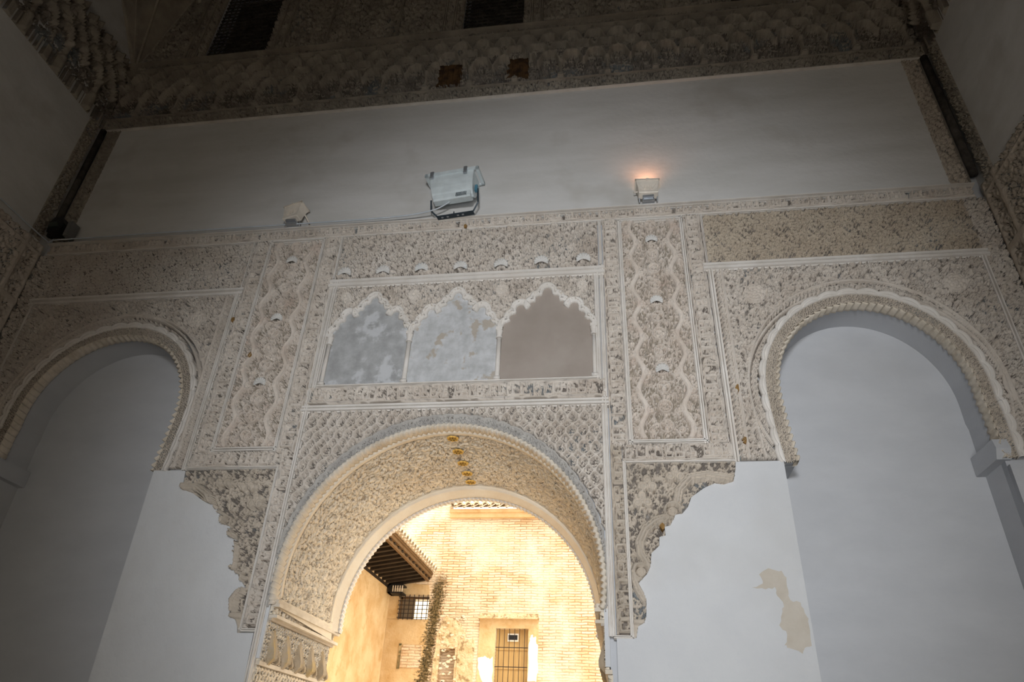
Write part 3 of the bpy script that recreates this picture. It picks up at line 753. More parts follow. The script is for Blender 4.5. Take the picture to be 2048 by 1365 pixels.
t = thing('loose_ochre_stains', 'few small ochre brown spots where bits of the carved plaster have broken off', 'stain', (0, 0, 3+Z0))
t['kind'] = 'stuff'
for x, z in ((-1.837, 3.012), (2.224, 2.551), (2.218, 2.124), (-.023, 4.345), (1.586, 1.492), (-2.101, 3.398)):
    R_ = random.Random(int(x*1000)); P = [(x+(.016+R_.uniform(-.005, .006))*math.cos(k*PI/4), z+(.024+R_.uniform(-.007, .008))*math.sin(k*PI/4)) for k in range(8)]
    slab('broken_spot', [P], -.046, .02, m_brown_spot, t)
# 11 corner strips beside the white field
def to_side(sx):
    def mp(V):
        W = V.copy(); W[:, 0] = sx*(4.5+V[:, 1]); W[:, 1] = -np.abs(V[:, 0]); W[:, 2] = V[:, 2]+Z0; return W
    return mp
for sx, nm in ((-1, 'left'), (1, 'right')):
    t = thing('corner_strip', 'narrow carved strip with a dark groove folding round the %s corner beside the white field' % nm, 'carved strip', (4.4*sx, 0, 4.45+Z0))
    bb = (4.255, 4.41) if sx > 0 else (-4.41, -4.255)
    relief('front_face', (*bb, 4.46, 6.17), None, pat(FOL2, .3, .1), m_stucco_dark if sx < 0 else m_stucco_brown, t, depth=.03, step=.009)
    relief('side_face', (.10, .235, 4.46, 6.17), None, pat(FOL2, .6, .1), m_stucco_dark, t, depth=.03, step=.009, mapper=to_side(sx))
    mb = MB(); mb.tube([(sx*4.445, -.055, Z0+4.55), (sx*4.445, -.055, Z0+6.15)], .035, 10)
    mb.build('groove_shade_tube', m_recess_dark, t, True)  # black tube stands in for the shade inside the corner groove
    moulding('fillet', [((4.412*sx, 4.5), (4.412*sx, 6.17))], .014, m_stucco_dark, t, proud=.035)
    # side wall dressings
    t = thing('side_wall_carving', 'carved plaster dressing on the %s side wall below the cable line, by the corner' % nm, 'carved panel', (4.5*sx, -1, 1.9+Z0))
    relief('carved_field', (.03, 2.6, 1.9, 4.43), None, lambda X, Z: np.where((np.abs(Z-4.325) < .012) | (np.abs(Z-3.73) < .04) | (np.abs(X-.24) < .022) | (np.abs(X-.05) < .02), 1.0, FOL.sample(X, Z)), m_stucco_brown if sx > 0 else m_stucco, t, depth=.03, step=.012, mapper=to_side(sx))
# 12 cornice of interlaced little arches
TC = Tile(.5, 1.0, .005)
for x in (0, .25):
    pass
for x0 in (0.,):
    TC.seg((0, .0), (0, .27), .016, .016, .9); TC.ring((0, .02), .022, .018, 1.0, 10); TC.ring((0, .25), .02, .014, 1.0, 10)
for k in range(-2, 6):   # two crossing families of curved ribs that make the scales
    for s_ in (-1, 1):
        P = []
        for q in range(29):
            tt = q/28; P.append((.25*k+s_*(.5*tt**1.05), .27+.62*tt-.03*math.cos(tt*8*PI)))
        TC.line(P, .024, .80, .5); TC.line(P, .008, 1.25, .3)
for q in range(900):
    x, z = random.uniform(0, .5), random.uniform(0, 1)
    TC.leaf((x, z), random.uniform(0, 6.3), .035, .007, random.uniform(-1, 1), .34)
TCW = .5
def hcor(X, Z):
    h = TC.sample(X+.13, np.clip(Z-6.36, 0, .80))
    # every scale swells towards its crown
    h = np.clip(h, 0, 1.25)+.25*np.abs(np.sin((X+.13)/.25*PI))*np.clip((Z-6.6)*4, 0, 1)
    return h*.8
HOLES = [(-.514, -.25, 6.43, 6.80), (.276, .529, 6.44, 6.80)]
def nohole(x, z):
    k = np.ones(x.shape, bool)
    for a, b, c, d in HOLES:
        e = .016*np.sin(x*45)+.012*np.sin(z*60); k &= ~((x > a+e) & (x < b+e) & (z > c+e) & (z < d-e*.6))
    return k
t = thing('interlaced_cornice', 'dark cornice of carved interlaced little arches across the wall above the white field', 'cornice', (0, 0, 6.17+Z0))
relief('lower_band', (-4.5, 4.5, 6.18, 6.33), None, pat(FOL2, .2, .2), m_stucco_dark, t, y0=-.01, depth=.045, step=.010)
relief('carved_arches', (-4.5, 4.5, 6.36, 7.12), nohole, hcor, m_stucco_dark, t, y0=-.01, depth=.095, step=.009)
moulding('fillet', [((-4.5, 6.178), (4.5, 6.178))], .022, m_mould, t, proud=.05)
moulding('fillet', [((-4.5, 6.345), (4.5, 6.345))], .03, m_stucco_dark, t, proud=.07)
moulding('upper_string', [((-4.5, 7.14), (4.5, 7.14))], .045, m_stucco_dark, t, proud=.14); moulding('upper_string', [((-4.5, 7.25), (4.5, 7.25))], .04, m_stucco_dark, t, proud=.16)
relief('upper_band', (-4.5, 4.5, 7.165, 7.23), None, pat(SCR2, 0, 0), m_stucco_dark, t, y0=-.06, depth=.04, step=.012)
for a, b, c, d in HOLES:
    mb = MB(); mb.box(a-.01, b+.01, -.012, -.002, Z0+c-.01, Z0+d+.01)
    for q in range(4): mb.box(a+.06*q, a+.06*q+.05, -.022, -.01, Z0+c, Z0+d-.02*(q % 2))
    mb.build('exposed_wood', blotchy('brown_old_wood', (.16, .09, .04), (.05, .03, .02), 14, bdist=.003), t)
for sx, nm in ((-1, 'left'), (1, 'right')):
    t = thing('interlaced_cornice', 'dark carved cornice returning along the %s side wall above its white field' % nm, 'cornice', (4.5*sx, -1.5, 6.17+Z0))
    relief('carved_arches', (.02, 5.0, 6.18, 7.25), None, hcor, m_stucco_dark, t, depth=.09, step=.018, mapper=to_side(sx))
# 13 carved wall between the high windows
t = thing('upper_carved_wall', 'very dark carved plaster field around the high lattice windows at the top of the wall', 'carved panel', (0, 0, 7.3+Z0))
def noww(x, z):
    k = np.ones(x.shape, bool)
    for a, b in WIN: k &= ~((x > a) & (x < b) & (z > 7.33) & (z < 9.0))
    return k
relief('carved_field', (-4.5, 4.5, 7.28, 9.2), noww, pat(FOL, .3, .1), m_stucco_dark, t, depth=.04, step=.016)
for a, b in WIN:
    moulding('window_surround', [((a-.10, 7.3), (a-.10, 9.1)), ((b+.10, 7.3), (b+.10, 9.1)), ((a-.22, 7.3), (a-.22, 9.1)), ((b+.22, 7.3), (b+.22, 9.1))], .05, m_stucco_dark, t, proud=.06)
for a in (-2.0, -1.1, 1.2, 2.05):
    moulding('field_rib', [((a, 7.3), (a, 9.1))], .04, m_stucco_dark, t, proud=.055)
for sx, nm in ((-1, 'left'), (1, 'right')):
    t = thing('corner_squinch', 'dark carved corner squinch high in the %s corner of the hall' % nm, 'squinch', (4.5*sx, 0, 7.3+Z0))
    A_, B_, C_ = (4.49*sx, -.01, Z0+7.27), (3.95*sx, -.03, Z0+9.3), (4.47*sx, -1.9, Z0+9.3); D_ = (4.49*sx, -.01, Z0+9.3)
    mb = MB(); mb.add([A_, B_, C_, D_], [(0, 1, 2), (0, 1, 3), (1, 2, 3), (0, 2, 3)]); mb.build('carved_web', m_stucco_dark, t)
    for f in (0, .33, .66, 1.):
        E_ = tuple(B_[k]*(1-f)+C_[k]*f for k in range(3)); mb = MB(); mb.tube([A_, E_], .022, 6); mb.build('rib', m_stucco_dark, t)
# 14 impost of the opening: cornice, inscription, muqarnas corbels on both jambs
def impost(sx, nm):
    t = thing('jamb_impost', 'carved impost with a row of stalactite corbels on the %s jamb of the central arch' % nm, 'impost', (1.18*sx, .6, .5+Z0))
    def mp(V):
        W = V.copy(); W[:, 0] = sx*(1.205+V[:, 1]); W[:, 1] = V[:, 0]; W[:, 2] = V[:, 2]+Z0; return W
    def bar(name, z0, z1, x, m=m_teeth, y0=-.0, y1=1.22):
        mb = MB(); a, b = (x, 1.21) if sx > 0 else (-1.21, -x); mb.box(a, b, y0, y1, Z0+z0, Z0+z1); return mb.build(name, m, t)
    bar('cornice', .935, .958, 1.105); bar('cornice', .958, .985, 1.118)
    relief('inscription', (.0, 1.2, .885, .935), None, pat(SCR2, .4, -.885+.03), m_stucco_warm, t, y0=-.045, depth=.02, step=.006, mapper=mp)
    bar('cornice', .862, .883, 1.108); bar('cornice', .845, .862, 1.145, m_stucco_brown)
    relief('carved_field', (.0, 1.2, .585, .845), None, pat(LACE, 0, 0, a=.003), m_stucco_warm, t, y0=-.02, depth=.022, step=.0065, mapper=mp)
    bar('string', .560, .585, 1.165)
    relief('carved_jamb', (.0, 1.2, -.6, .555), None, pat(NETF, 0, 0), m_stucco_warm, t, y0=-.0, depth=.022, step=.009, mapper=mp)
    for k in range(5):
        yc = .13+.235*k
        for dy, s_, zt in ((0, 1., .83), (.078, .62, .75), (.125, .55, .72)):
            w = .064*s_ if dy == 0 else .030; V = []; n = 13
            top, bot = zt, zt-.245*s_-(.02 if dy else .04)
            F = []; rows = 9
            for j in range(rows):
                q = j/(rows-1); z = top+(bot-top)*q
                ww = w*min(1, q*2.4+.05)**.75*(1 if q < .7 else max(.2, 1-(q-.7)/.36))
                pr = .100*(.25+.75*q/.72 if q < .72 else max(.12, 1-(q-.72)/.30))*(1 if dy == 0 else .72)
                for i in range(n):
                    a = PI*i/(n-1); flut = 1-.22*abs(math.sin(a*3)) if q > .25 else 1
                    V.append((sx*(1.203-pr*math.sin(a)*flut-.004), yc+dy-ww*math.cos(a), Z0+z))
            for j in range(rows-1):
                for i in range(n-1): b = j*n+i; F.append((b, b+1, b+n+1, b+n))
                F.append((j*n+n-1, j*n, j*n+n, j*n+2*n-1))
            F.append(tuple(range(n))); F.append(tuple(range((rows-1)*n, rows*n)))
            mesh_obj('stalactite_corbel', V, F, m_corbel, t, smooth=False)
impost(-1, 'left'); impost(1, 'right')

# ------------------------------------------------------------------ lamps and cable on the ledge
def rot_mesh(mb, R, c, s=(1, .8, .76)):
    mb.V = [tuple(R @ Vector((v[0]*s[0], v[1]*s[1], v[2]*s[2]))+Vector(c)) for v in mb.V]; return mb
def small_flood(x, label, rz, rx, lit, rod):
    t = thing('floodlight', label, 'floodlight', (x, -.05, 4.46+Z0), 'small cream floodlights on the ledge')
    C = (x, -.095, Z0+4.575); R = Matrix.Rotation(rz, 3, 'Z') @ Matrix.Rotation(rx, 3, 'X')
    def loft(rings):
        V = []; F = []
        for (hx, hy0, hy1, z) in rings: V += [(-hx, hy0, z), (hx, hy0, z), (hx, hy1, z), (-hx, hy1, z)]
        for i in range(len(rings)-1):
            for k in range(4): F.append((4*i+k, 4*i+(k+1) % 4, 4*i+4+(k+1) % 4, 4*i+4+k))
        F.append((0, 1, 2, 3)); b = 4*(len(rings)-1); F.append((b, b+1, b+2, b+3)); return V, F
    mb = MB(); mb.add(*loft([(.083, -.035, .045, -.085), (.088, -.045, .055, -.075), (.088, -.050, .060, .02), (.104, -.075, .075, .13)]))
    for k in range(5): xx = -.03+.015*k; mb.box(xx-.003, xx+.003, -.058, -.045, -.03, .05)
    for s_ in (-1, 1):  # slanting gusset ribs
        mb.add([(s_*.086, -.052, -.01), (s_*.100, -.078, .125), (s_*.035, -.050, -.045), (s_*.030, -.046, -.05), (s_*.094, -.070, .125)], [(0, 1, 4), (0, 1, 2), (1, 4, 3), (1, 2, 3), (0, 2, 3)])
    rot_mesh(mb, R, C).build('housing', m_cream_metal, t)
    mb = MB(); mb.box(-.112, .112, -.085, -.070, .125, .150); mb.box(-.112, .112, .070, .085, .125, .150); mb.box(-.112, -.098, -.085, .085, .125, .150); mb.box(.098, .112, -.085, .085, .125, .150)
    mb.box(-.012, .012, -.092, -.080, .118, .150)
    rot_mesh(mb, R, C).build('rim', m_cream_metal, t)
    mb = MB(); mb.box(-.100, .100, -.072, .072, .132, .138); rot_mesh(mb, R, C).build('glass', mlit if lit else mg, t)
    mb = MB(); mb.box(-.050, .050, -.05, .06, -.085, -.115)
    for s_ in (-1, 1):
        mb.tube([(s_*.080, 0, .0), (s_*.080, .01, -.10), (s_*.078, .03, -.145)], .006, 6)
    mb.box(-.055, .055, -.02, .08, -.150, -.130); mb.box(-.042, .042, -.012, .07, -.135, -.110)
    mb.V = [(v[0]+C[0], v[1]*.6+C[1], v[2]*.78+C[2]) for v in mb.V]; mb.build('bracket', m_alu, t)
    mb = MB(); mb.tube([(-.086, .02, .03), (-.125, .02, .02)], .010, 8); rot_mesh(mb, R, C).build('knob', m_cream_metal, t)
    if rod:
        mb = MB(); mb.tube([(x+.105, -.07, Z0+4.60), (x+.155, -.05, Z0+4.52), (x+.17, -.045, Z0+4.47)], .009, 6); mb.build('strut', m_cream_metal, t)
    return t
small_flood(-1.755, 'small cream floodlight, unlit, on the ledge left of the big floodlight', math.radians(-16), math.radians(-10), False, True)
small_flood(1.675, 'small cream floodlight, lit with an orange glow, on the ledge right of the big floodlight', math.radians(3), math.radians(-14), True, False)
light('floodlight_lamp', 'SPOT', (1.675, -.115, Z0+4.76), (1.675, .25, Z0+5.9), 2.3, (1, .45, .24), spot_size=math.radians(160), spot_blend=1, shadow_soft_size=.06)
# big floodlight
t = thing('floodlight', 'large light grey floodlight with a curved housing on a dark bracket, middle of the ledge', 'floodlight', (-.14, -.08, 4.46+Z0))
FC = (-.150, -.135, Z0+4.70); FR = Matrix.Rotation(math.radians(-7), 3, 'Z') @ Matrix.Rotation(math.radians(-2), 3, 'X')
def fb(mb, name, mat, par=None, smooth=False): return rot_mesh(mb, FR, FC, (.97, .70, .96)).build(name, mat, par or t, smooth)
prof = [(-.115, .185), (-.118, .10), (-.112, .02), (-.09, -.05), (-.05, -.095), (0, -.11), (.06, -.085), (.11, -.02), (.15, .09), (.165, .185)]
mb = MB(); n = len(prof)
V = [(-.235+.05*min(1, (.19-z)/.3), y, z) for y, z in prof]+[(.225-.0*z, y, z) for y, z in prof]
mb.add(V, [tuple(range(n)), tuple(range(2*n-1, n-1, -1))]+[(i, (i+1) % n, n+(i+1) % n, n+i) for i in range(n)])
fb(mb, 'housing', m_white_metal)
mb = MB(); z0, z1 = .18, .215
mb.box(-.285, .275, -.135, -.110, z0, z1); mb.box(-.285, .275, .160, .185, z0, z1); mb.box(-.285, -.25, -.135, .185, z0, z1); mb.box(.245, .275, -.135, .185, z0, z1); fb(mb, 'rim', m_white_metal)
mb = MB(); mb.box(-.25, .25, -.115, .165, .195, .203); fb(mb, 'glass', mg)
for x in (-.205, .145):
    mb = MB(); mb.box(x-.018, x+.018, -.150, -.128, .135, .225); mb.box(x-.013, x+.013, -.156, -.146, .150, .185); fb(mb, 'latch', m_alu)
mb = MB(); mb.prism([(-.085, -.075), (-.080, -.125), (-.06, -.140), (.03, -.140), (.06, -.10), (0, -.09)], -.175, .205, 'x'); g = fb(mb, 'gear_box', m_white_metal)
mb = MB()
for k in range(8): x = .065+.014*k; mb.box(x-.003, x+.003, -.093, -.074, -.128, -.085)
fb(mb, 'cooling_slots', m_dark_metal, g)
mb = MB(); mb.box(.235, .262, -.045, .0, -.06, .02); fb(mb, 'pivot_cap', m_blue_plastic)
mb = MB()
L = [(-.215, -.02, -.085), (-.212, .02, -.20), (-.15, .07, -.262)]; Rr = [(.262, -.02, -.02), (.268, .02, -.18), (.215, .07, -.255)]
mb.tube(L, .009, 6); mb.tube(Rr, .009, 6); mb.box(-.155, .22, .045, .115, -.272, -.262); mb.tube([(.02, .06, -.27), (.02, .05, -.235)], .006, 6)
fb(mb, 'bracket', m_dark_metal)
mb = MB()
for x in (-.10, -.045, .06, .11): mb.box(x-.010, x+.010, .065, .085, -.278, -.270)
fb(mb, 'bolt', m_alu)
# cable
def smooth_path(P, n=8):
    out = []
    P = [Vector(p) for p in P]
    for i in range(len(P)-1):
        a, b, c, d = P[max(0, i-1)], P[i], P[i+1], P[min(len(P)-1, i+2)]
        for k in range(n):
            t_ = k/n; out.append(.5*((2*b)+(c-a)*t_+(2*a-5*b+4*c-d)*t_*t_+(3*b-a-3*c+d)*t_**3))
    return out+[P[-1]]
mb = MB(); zc = Z0+4.475
mb.tube(smooth_path([(-4.44, -2.4, zc), (-4.44, -1.2, zc+.01), (-4.43, -.12, zc), (-4.30, -.085, zc), (-3.2, -.083, zc+.004), (-2.0, -.083, zc), (-1.2, -.083, zc), (-.75, -.085, zc+.004), (-.50, -.10, zc+.01), (-.30, -.13, Z0+4.50), (-.17, -.15, Z0+4.56)]), .0075, 6)
tag(mb.build('power_cable', m_white_cable, None, True), 'thin white cable along the ledge and round the left corner up to the big floodlight', 'cable')
# small dark lamp in the left corner
t = thing('corner_spotlight', 'small black box-shaped lamp fixed at the left end of the ledge', 'lamp', (-4.22, -.08, 4.46+Z0))
mb = MB(); mb.prism([(-4.36, 4.50), (-4.235, 4.50), (-4.20, 4.56), (-4.20, 4.60), (-4.25, 4.685), (-4.345, 4.685), (-4.375, 4.61)], -.19, -.08, 'y'); mb.V = [(x, y, z+Z0) for x, y, z in mb.V]; mb.build('housing', m_black, t)
mb = MB(); mb.prism([(-4.355, 4.555), (-4.245, 4.555), (-4.275, 4.615), (-4.36, 4.615)], -.205, -.188, 'y'); mb.V = [(x, y, z+Z0) for x, y, z in mb.V]; mb.build('lens', m_green_grey, t)
mb = MB(); mb.box(-4.20, -4.15, -.15, -.045, Z0+4.475, Z0+4.66); mb.build('bracket', plain('grey_plastic', (.18, .18, .18), .5), t)

# ------------------------------------------------------------------ courtyard
def brick_mat():
    m, n, l, b = nt_mat('old_brick'); tc = n.new('ShaderNodeTexCoord').outputs['Object']
    # x -> x, z -> y of the brick pattern, slightly warped
    nz = n.new('ShaderNodeTexNoise'); nz.inputs['Scale'].default_value = 3.5; nz.inputs['Detail'].default_value = 3; l.new(tc, nz.inputs['Vector'])
    vs = n.new('ShaderNodeVectorMath'); vs.operation = 'SCALE'; l.new(nz.outputs['Color'], vs.inputs[0]); vs.inputs['Scale'].default_value = .05
    va = n.new('ShaderNodeVectorMath'); l.new(tc, va.inputs[0]); l.new(vs.outputs[0], va.inputs[1])
    sx = n.new('ShaderNodeSeparateXYZ'); l.new(va.outputs[0], sx.inputs[0]); cx = n.new('ShaderNodeCombineXYZ'); l.new(sx.outputs['X'], cx.inputs['X']); l.new(sx.outputs['Z'], cx.inputs['Y'])
    bt = n.new('ShaderNodeTexBrick'); l.new(cx.outputs[0], bt.inputs['Vector']); bt.inputs['Scale'].default_value = 1.0
    bt.inputs['Brick Width'].default_value = .26; bt.inputs['Row Height'].default_value = .054; bt.inputs['Mortar Size'].default_value = .009; bt.inputs['Mortar Smooth'].default_value = .4
    bt.inputs['Color1'].default_value = (.62, .44, .28, 1); bt.inputs['Color2'].default_value = (.80, .68, .52, 1); bt.inputs['Mortar'].default_value = (.44, .28, .15, 1)
    c = mix_rgb(n, l, noise(n, l, tc, 1.1, 5, .6, .42, .62), bt.outputs['Color'], (.82, .72, .58))
    k = noise(n, l, tc, .9, 5, .65, .52, .66, stretch=(1.2, 1, .8))
    c2 = mix_rgb(n, l, k, c, (.80, .52, .28)); mm = n.new('ShaderNodeMix'); mm.data_type = 'RGBA'; mm.inputs[0].default_value = .35; l.new(c, mm.inputs[6]); l.new(c2, mm.inputs[7])
    l.new(mm.outputs[2], b.inputs['Base Color']); b.inputs['Roughness'].default_value = .9; b.inputs['Specular IOR Level'].default_value = .1
    iv = n.new('ShaderNodeMath'); iv.operation = 'SUBTRACT'; iv.inputs[0].default_value = 1; l.new(bt.outputs['Fac'], iv.inputs[1])
    nn = noise(n, l, tc, 30, 4, .6, 0, 1); ad = n.new('ShaderNodeMath'); ad.operation = 'MULTIPLY_ADD'; l.new(nn, ad.inputs[0]); ad.inputs[1].default_value = .8; l.new(iv.outputs[0], ad.inputs[2])
    bump(n, l, b, ad.outputs[0], .02)
    return m
def add_moss(m):
    # dark moss running down the wall joint: a wandering streak with ragged sides
    n = m.node_tree.nodes; l = m.node_tree.links; b = n['Principled BSDF']; tc = n.new('ShaderNodeTexCoord').outputs['Object']
    src = b.inputs['Base Color'].links[0].from_socket
    sp = n.new('ShaderNodeSeparateXYZ'); l.new(tc, sp.inputs[0])
    w = noise(n, l, tc, 1.6, 5, .75, 0, 1); f = noise(n, l, tc, 14, 6, .7, .2, .8, stretch=(1, 1, 2.5))
    def M_(op, a, b_=None, c_=None):
        x = n.new('ShaderNodeMath'); x.operation = op
        for k, v in enumerate((a, b_, c_)):
            if v is None: continue
            if isinstance(v, (int, float)): x.inputs[k].default_value = v
            else: l.new(v, x.inputs[k])
        return x.outputs[0]
    xx = M_('ADD', sp.outputs['X'], M_('MULTIPLY', M_('SUBTRACT', w, .5), .25))
    xx = M_('ADD', xx, M_('MULTIPLY', M_('SUBTRACT', f, .5), .42))
    d = M_('ABSOLUTE', M_('SUBTRACT', xx, M_('MULTIPLY_ADD', sp.outputs['Z'], .09, -2.58-.09*4)))
    k = n.new('ShaderNodeMapRange'); l.new(d, k.inputs[0]); k.inputs[1].default_value = .085; k.inputs[2].default_value = .16; k.inputs[3].default_value = 1; k.inputs[4].default_value = 0
    top = n.new('ShaderNodeMapRange'); l.new(M_('ADD', sp.outputs['Z'], M_('MULTIPLY', f, .5)), top.inputs[0]); top.inputs[1].default_value = 5.2; top.inputs[2].default_value = 5.5; top.inputs[3].default_value = 1; top.inputs[4].default_value = 0
    mask = M_('MULTIPLY', k.outputs[0], top.outputs[0])
    dark = mix_rgb(n, l, noise(n, l, tc, 22, 5, .7, .4, .6), (.028, .025, .011), (.22, .16, .08))
    l.new(mix_rgb(n, l, mask, src, dark), b.inputs['Base Color']); return m
m_brick = add_moss(brick_mat())
m_render = blotchy('ochre_wall_render', (.56, .38, .19), (.70, .54, .33), 2.2, (.50, .32, .14), 3.5, .6, bscale=18, bdist=.012, lo3=.55, hi3=.66)
add_moss(m_render)
m_moss = blotchy('dark_moss_stain', (.09, .085, .04), (.30, .22, .11), 7, (.55, .42, .24), 5, .8, bscale=16, bdist=.03, lo3=.5, hi3=.56)
m_rubble = blotchy('rubble_masonry', (.58, .42, .24), (.74, .60, .42), 7, (.26, .19, .10), 9, .8, bscale=12, bdist=.04, lo3=.55, hi3=.62)
m_tile = blotchy('pale_roof_tile', (.70, .58, .44), (.80, .72, .60), 6, (.50, .34, .2), 5, .6, bdist=.004)
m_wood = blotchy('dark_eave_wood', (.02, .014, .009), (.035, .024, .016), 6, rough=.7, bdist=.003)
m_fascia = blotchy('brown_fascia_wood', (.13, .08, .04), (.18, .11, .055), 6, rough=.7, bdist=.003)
m_door = blotchy('ochre_door_wood', (.50, .33, .14), (.58, .40, .18), 3, rough=.7, bdist=.002, stretch=(6, 1, .6))
m_iron = plain('rusty_black_iron', (.035, .025, .022), .6, .2)
m_limewash = blotchy('bright_limewash', (.88, .86, .82), (.84, .80, .74), 4, bdist=.004)
m_ground = blotchy('pale_courtyard_paving', (.74, .64, .50), (.80, .70, .56), 2, bdist=.004)
tag(MB().box(-9, 9, 1.2, 12, -.25, 0).build('courtyard_ground', m_ground), kind='structure')
YB = 10.0
def rough_edge(P, amp, n=5, seed=1):
    R = random.Random(seed); out = []
    for i in range(len(P)):
        p, q = P[i], P[(i+1) % len(P)]
        for k in range(n): f = k/n; out.append((p[0]+(q[0]-p[0])*f+R.uniform(-amp, amp), p[1]+(q[1]-p[1])*f+R.uniform(-amp, amp)))
    return out
def zslab(name, polys, y0, y1, mat, par): return slab(name, polys, y0, y1, mat, par)
bl = thing('brick_building', 'tall sunlit brick building across the courtyard with a barred door and tiled roof', 'building', (0, YB, 0))
door_hole = rect(-1.235, -.574, -.3, 2.50); win_hole = rect(-3.33, -2.69, 2.65, 3.11); nic_hole = [(-2.37, 1.2), (-2.37, 2.09), (-2.26, 2.05), (-2.15, 2.12), (-2.05, 2.11), (-2.04, 1.2)]
zslab('brick_wall', [[(-3.56, -1.6), (6, -1.6), (6, 4.86), (-2.38, 4.86), (-2.40, 7.5), (-7, 7.5), (-7, 2.0), (-3.56, 2.0)], door_hole, win_hole, nic_hole], YB, YB+.18, m_brick, bl)
zslab('wall_core', [rect(-7, 6, -1.6, 4.8), win_hole], YB+.18, YB+.5, m_brick, bl)
zslab('render_patch', [rough_edge([(-3.55, -1.5), (-2.66, -1.5), (-2.66, 2.64), (-3.55, 2.64)], .004, 6, 2)], YB-.02, YB+.01, m_render, bl)
zslab('render_patch', [rect(-3.55, -3.335, 2.645, 3.12)], YB-.02, YB+.01, m_render, bl)
zslab('render_patch', [rough_edge([(-3.55, 3.125), (-2.69, 3.125), (-2.72, 3.34), (-3.55, 3.38)], .004, 5, 2)], YB-.02, YB+.01, m_render, bl)
zslab('rubble_patch', [rough_edge([(-2.5, 1.0), (-1.75, 1.0), (-1.78, 2.15), (-1.95, 2.55), (-2.3, 2.75), (-2.47, 2.3)], .03, 6, 6), rough_edge([(-2.37, 1.0), (-2.37, 2.09), (-2.04, 2.11), (-2.04, 1.05)], .012, 4, 8)], YB-.022, YB+.01, m_rubble, bl)
zslab('weathered_patch', [rough_edge([(-1.98, 1.0), (-1.66, 1.0), (-1.66, 2.28), (-1.98, 2.25)], .02, 6, 16)], YB-.04, YB+.01, m_rubble, bl)
mb = MB()
for R_ in [random.Random(3)]:
    for k in range(46):
        x, z = R_.uniform(-2.40, -1.85), R_.uniform(1.2, 2.8); r = R_.uniform(.012, .034); m_ = 6
        V = [(x+r*1.3*math.cos(2*PI*i/m_)*R_.uniform(.8, 1.1), YB-.035, Z0+z+r*.8*math.sin(2*PI*i/m_)*R_.uniform(.7, 1.2)) for i in range(m_)]
        V2 = [(x+(a-x)*1.25, YB-.01, Z0+z+(c-Z0-z)*1.25) for a, _, c in V]; mb.add(V+V2, [tuple(range(m_))]+[(i, (i+1) % m_, m_+(i+1) % m_, m_+i) for i in range(m_)])
o = mb.build('rubble_stones', m_tile, bl); o['kind'] = 'stuff'
zslab('limewash_patch', [rough_edge([(-1.56, 1.75), (-1.57, 1.95), (-1.44, 1.97), (-1.33, 1.93), (-1.27, 1.96), (-1.26, 1.48), (-1.35, 1.42), (-1.50, 1.55)], .012, 4, 3)], YB-.015, YB+.01, m_limewash, bl)
zslab('limewash_patch', [rough_edge([(-.565, 1.55), (-.40, 1.54), (-.37, 1.70), (-.38, 2.20), (-.42, 2.25), (-.42, 2.36), (-.47, 2.34), (-.49, 2.40), (-.53, 2.36), (-.555, 2.2)], .010, 4, 4)], YB-.015, YB+.01, m_limewash, bl)
zslab('bricked_up_opening', [rect(-3.22, -3.17, 1.70, 2.17), rect(-2.73, -2.68, 1.70, 2.17)][:1], YB-.035, YB, m_moss, bl)
zslab('bricked_up_opening', [rect(-3.16, -2.74, 1.72, 2.15)], YB-.03, YB, m_brick, bl)
lt = MB(); lt.box(-1.60, -.36, YB-.11, YB, Z0+2.672, Z0+2.70); lt.box(-1.58, -.37, YB-.07, YB, Z0+2.70, Z0+2.775); lt.build('door_lintel', m_rubble, bl)
slab('door_surround', [rect(-1.58, -.37, 1.5, 2.672), rect(-1.235, -.574, 1.45, 2.50)], YB-.012, YB, m_render, bl)
d = MB(); d.box(-1.235, -.574, YB+.12, YB+.17, Z0-.3, Z0+2.5)
for k in range(5): x = -1.235+.132*k; d.box(x, x+.006, YB+.112, YB+.12, Z0-.3, Z0+2.5)
d.box(-1.235, -.574, YB+.105, YB+.12, Z0+2.11, Z0+2.15); d.box(-1.235, -.574, YB+.105, YB+.12, Z0+1.76, Z0+1.80)
dr = d.build('barred_door', m_door, bl)
g = MB()
for k in range(6): x = -1.165+.103*k; g.box(x-.005, x+.005, YB+.02, YB+.032, Z0-.3, Z0+2.5)
for z in (2.145, 1.79, 1.3, .9): g.box(-1.235, -.574, YB+.012, YB+.024, Z0+z-.007, Z0+z+.007)
g.build('iron_grille', m_iron, dr)
g = MB(); g.box(-1.005, -.785, YB+.09, YB+.12, Z0+2.27, Z0+2.42); g.build('hatch', m_limewash, dr)
g = MB(); g.box(-.985, -.805, YB+.08, YB+.092, Z0+2.30, Z0+2.39); g.build('hatch_opening', m_black, dr)
# barred window
bw = MB()
for a in ((-3.33, -3.30, 2.65, 3.11), (-2.72, -2.69, 2.65, 3.11), (-3.33, -2.69, 2.65, 2.67), (-3.33, -2.69, 3.07, 3.11)): bw.box(a[0], a[1], YB+.10, YB+.16, Z0+a[2], Z0+a[3])
bw = bw.build('barred_window', m_fascia, bl)
g = MB(); g.box(-3.30, -3.02, YB+.12, YB+.14, Z0+2.67, Z0+3.07); g.build('shutter', blotchy('grey_shutter', (.20, .16, .11), (.27, .22, .16), 6), bw)
mlw, _n, _l, _b = nt_mat('emissive_window_panes'); _b.inputs['Base Color'].default_value = (.9, .75, .5, 1); _b.inputs['Roughness'].default_value = .2
_b.inputs['Emission Color'].default_value = (1, .85, .6, 1); _b.inputs['Emission Strength'].default_value = 2.2  # brightness of the pane put in as emission
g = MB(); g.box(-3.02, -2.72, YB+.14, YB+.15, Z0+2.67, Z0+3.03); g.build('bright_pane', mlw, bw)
g = MB()
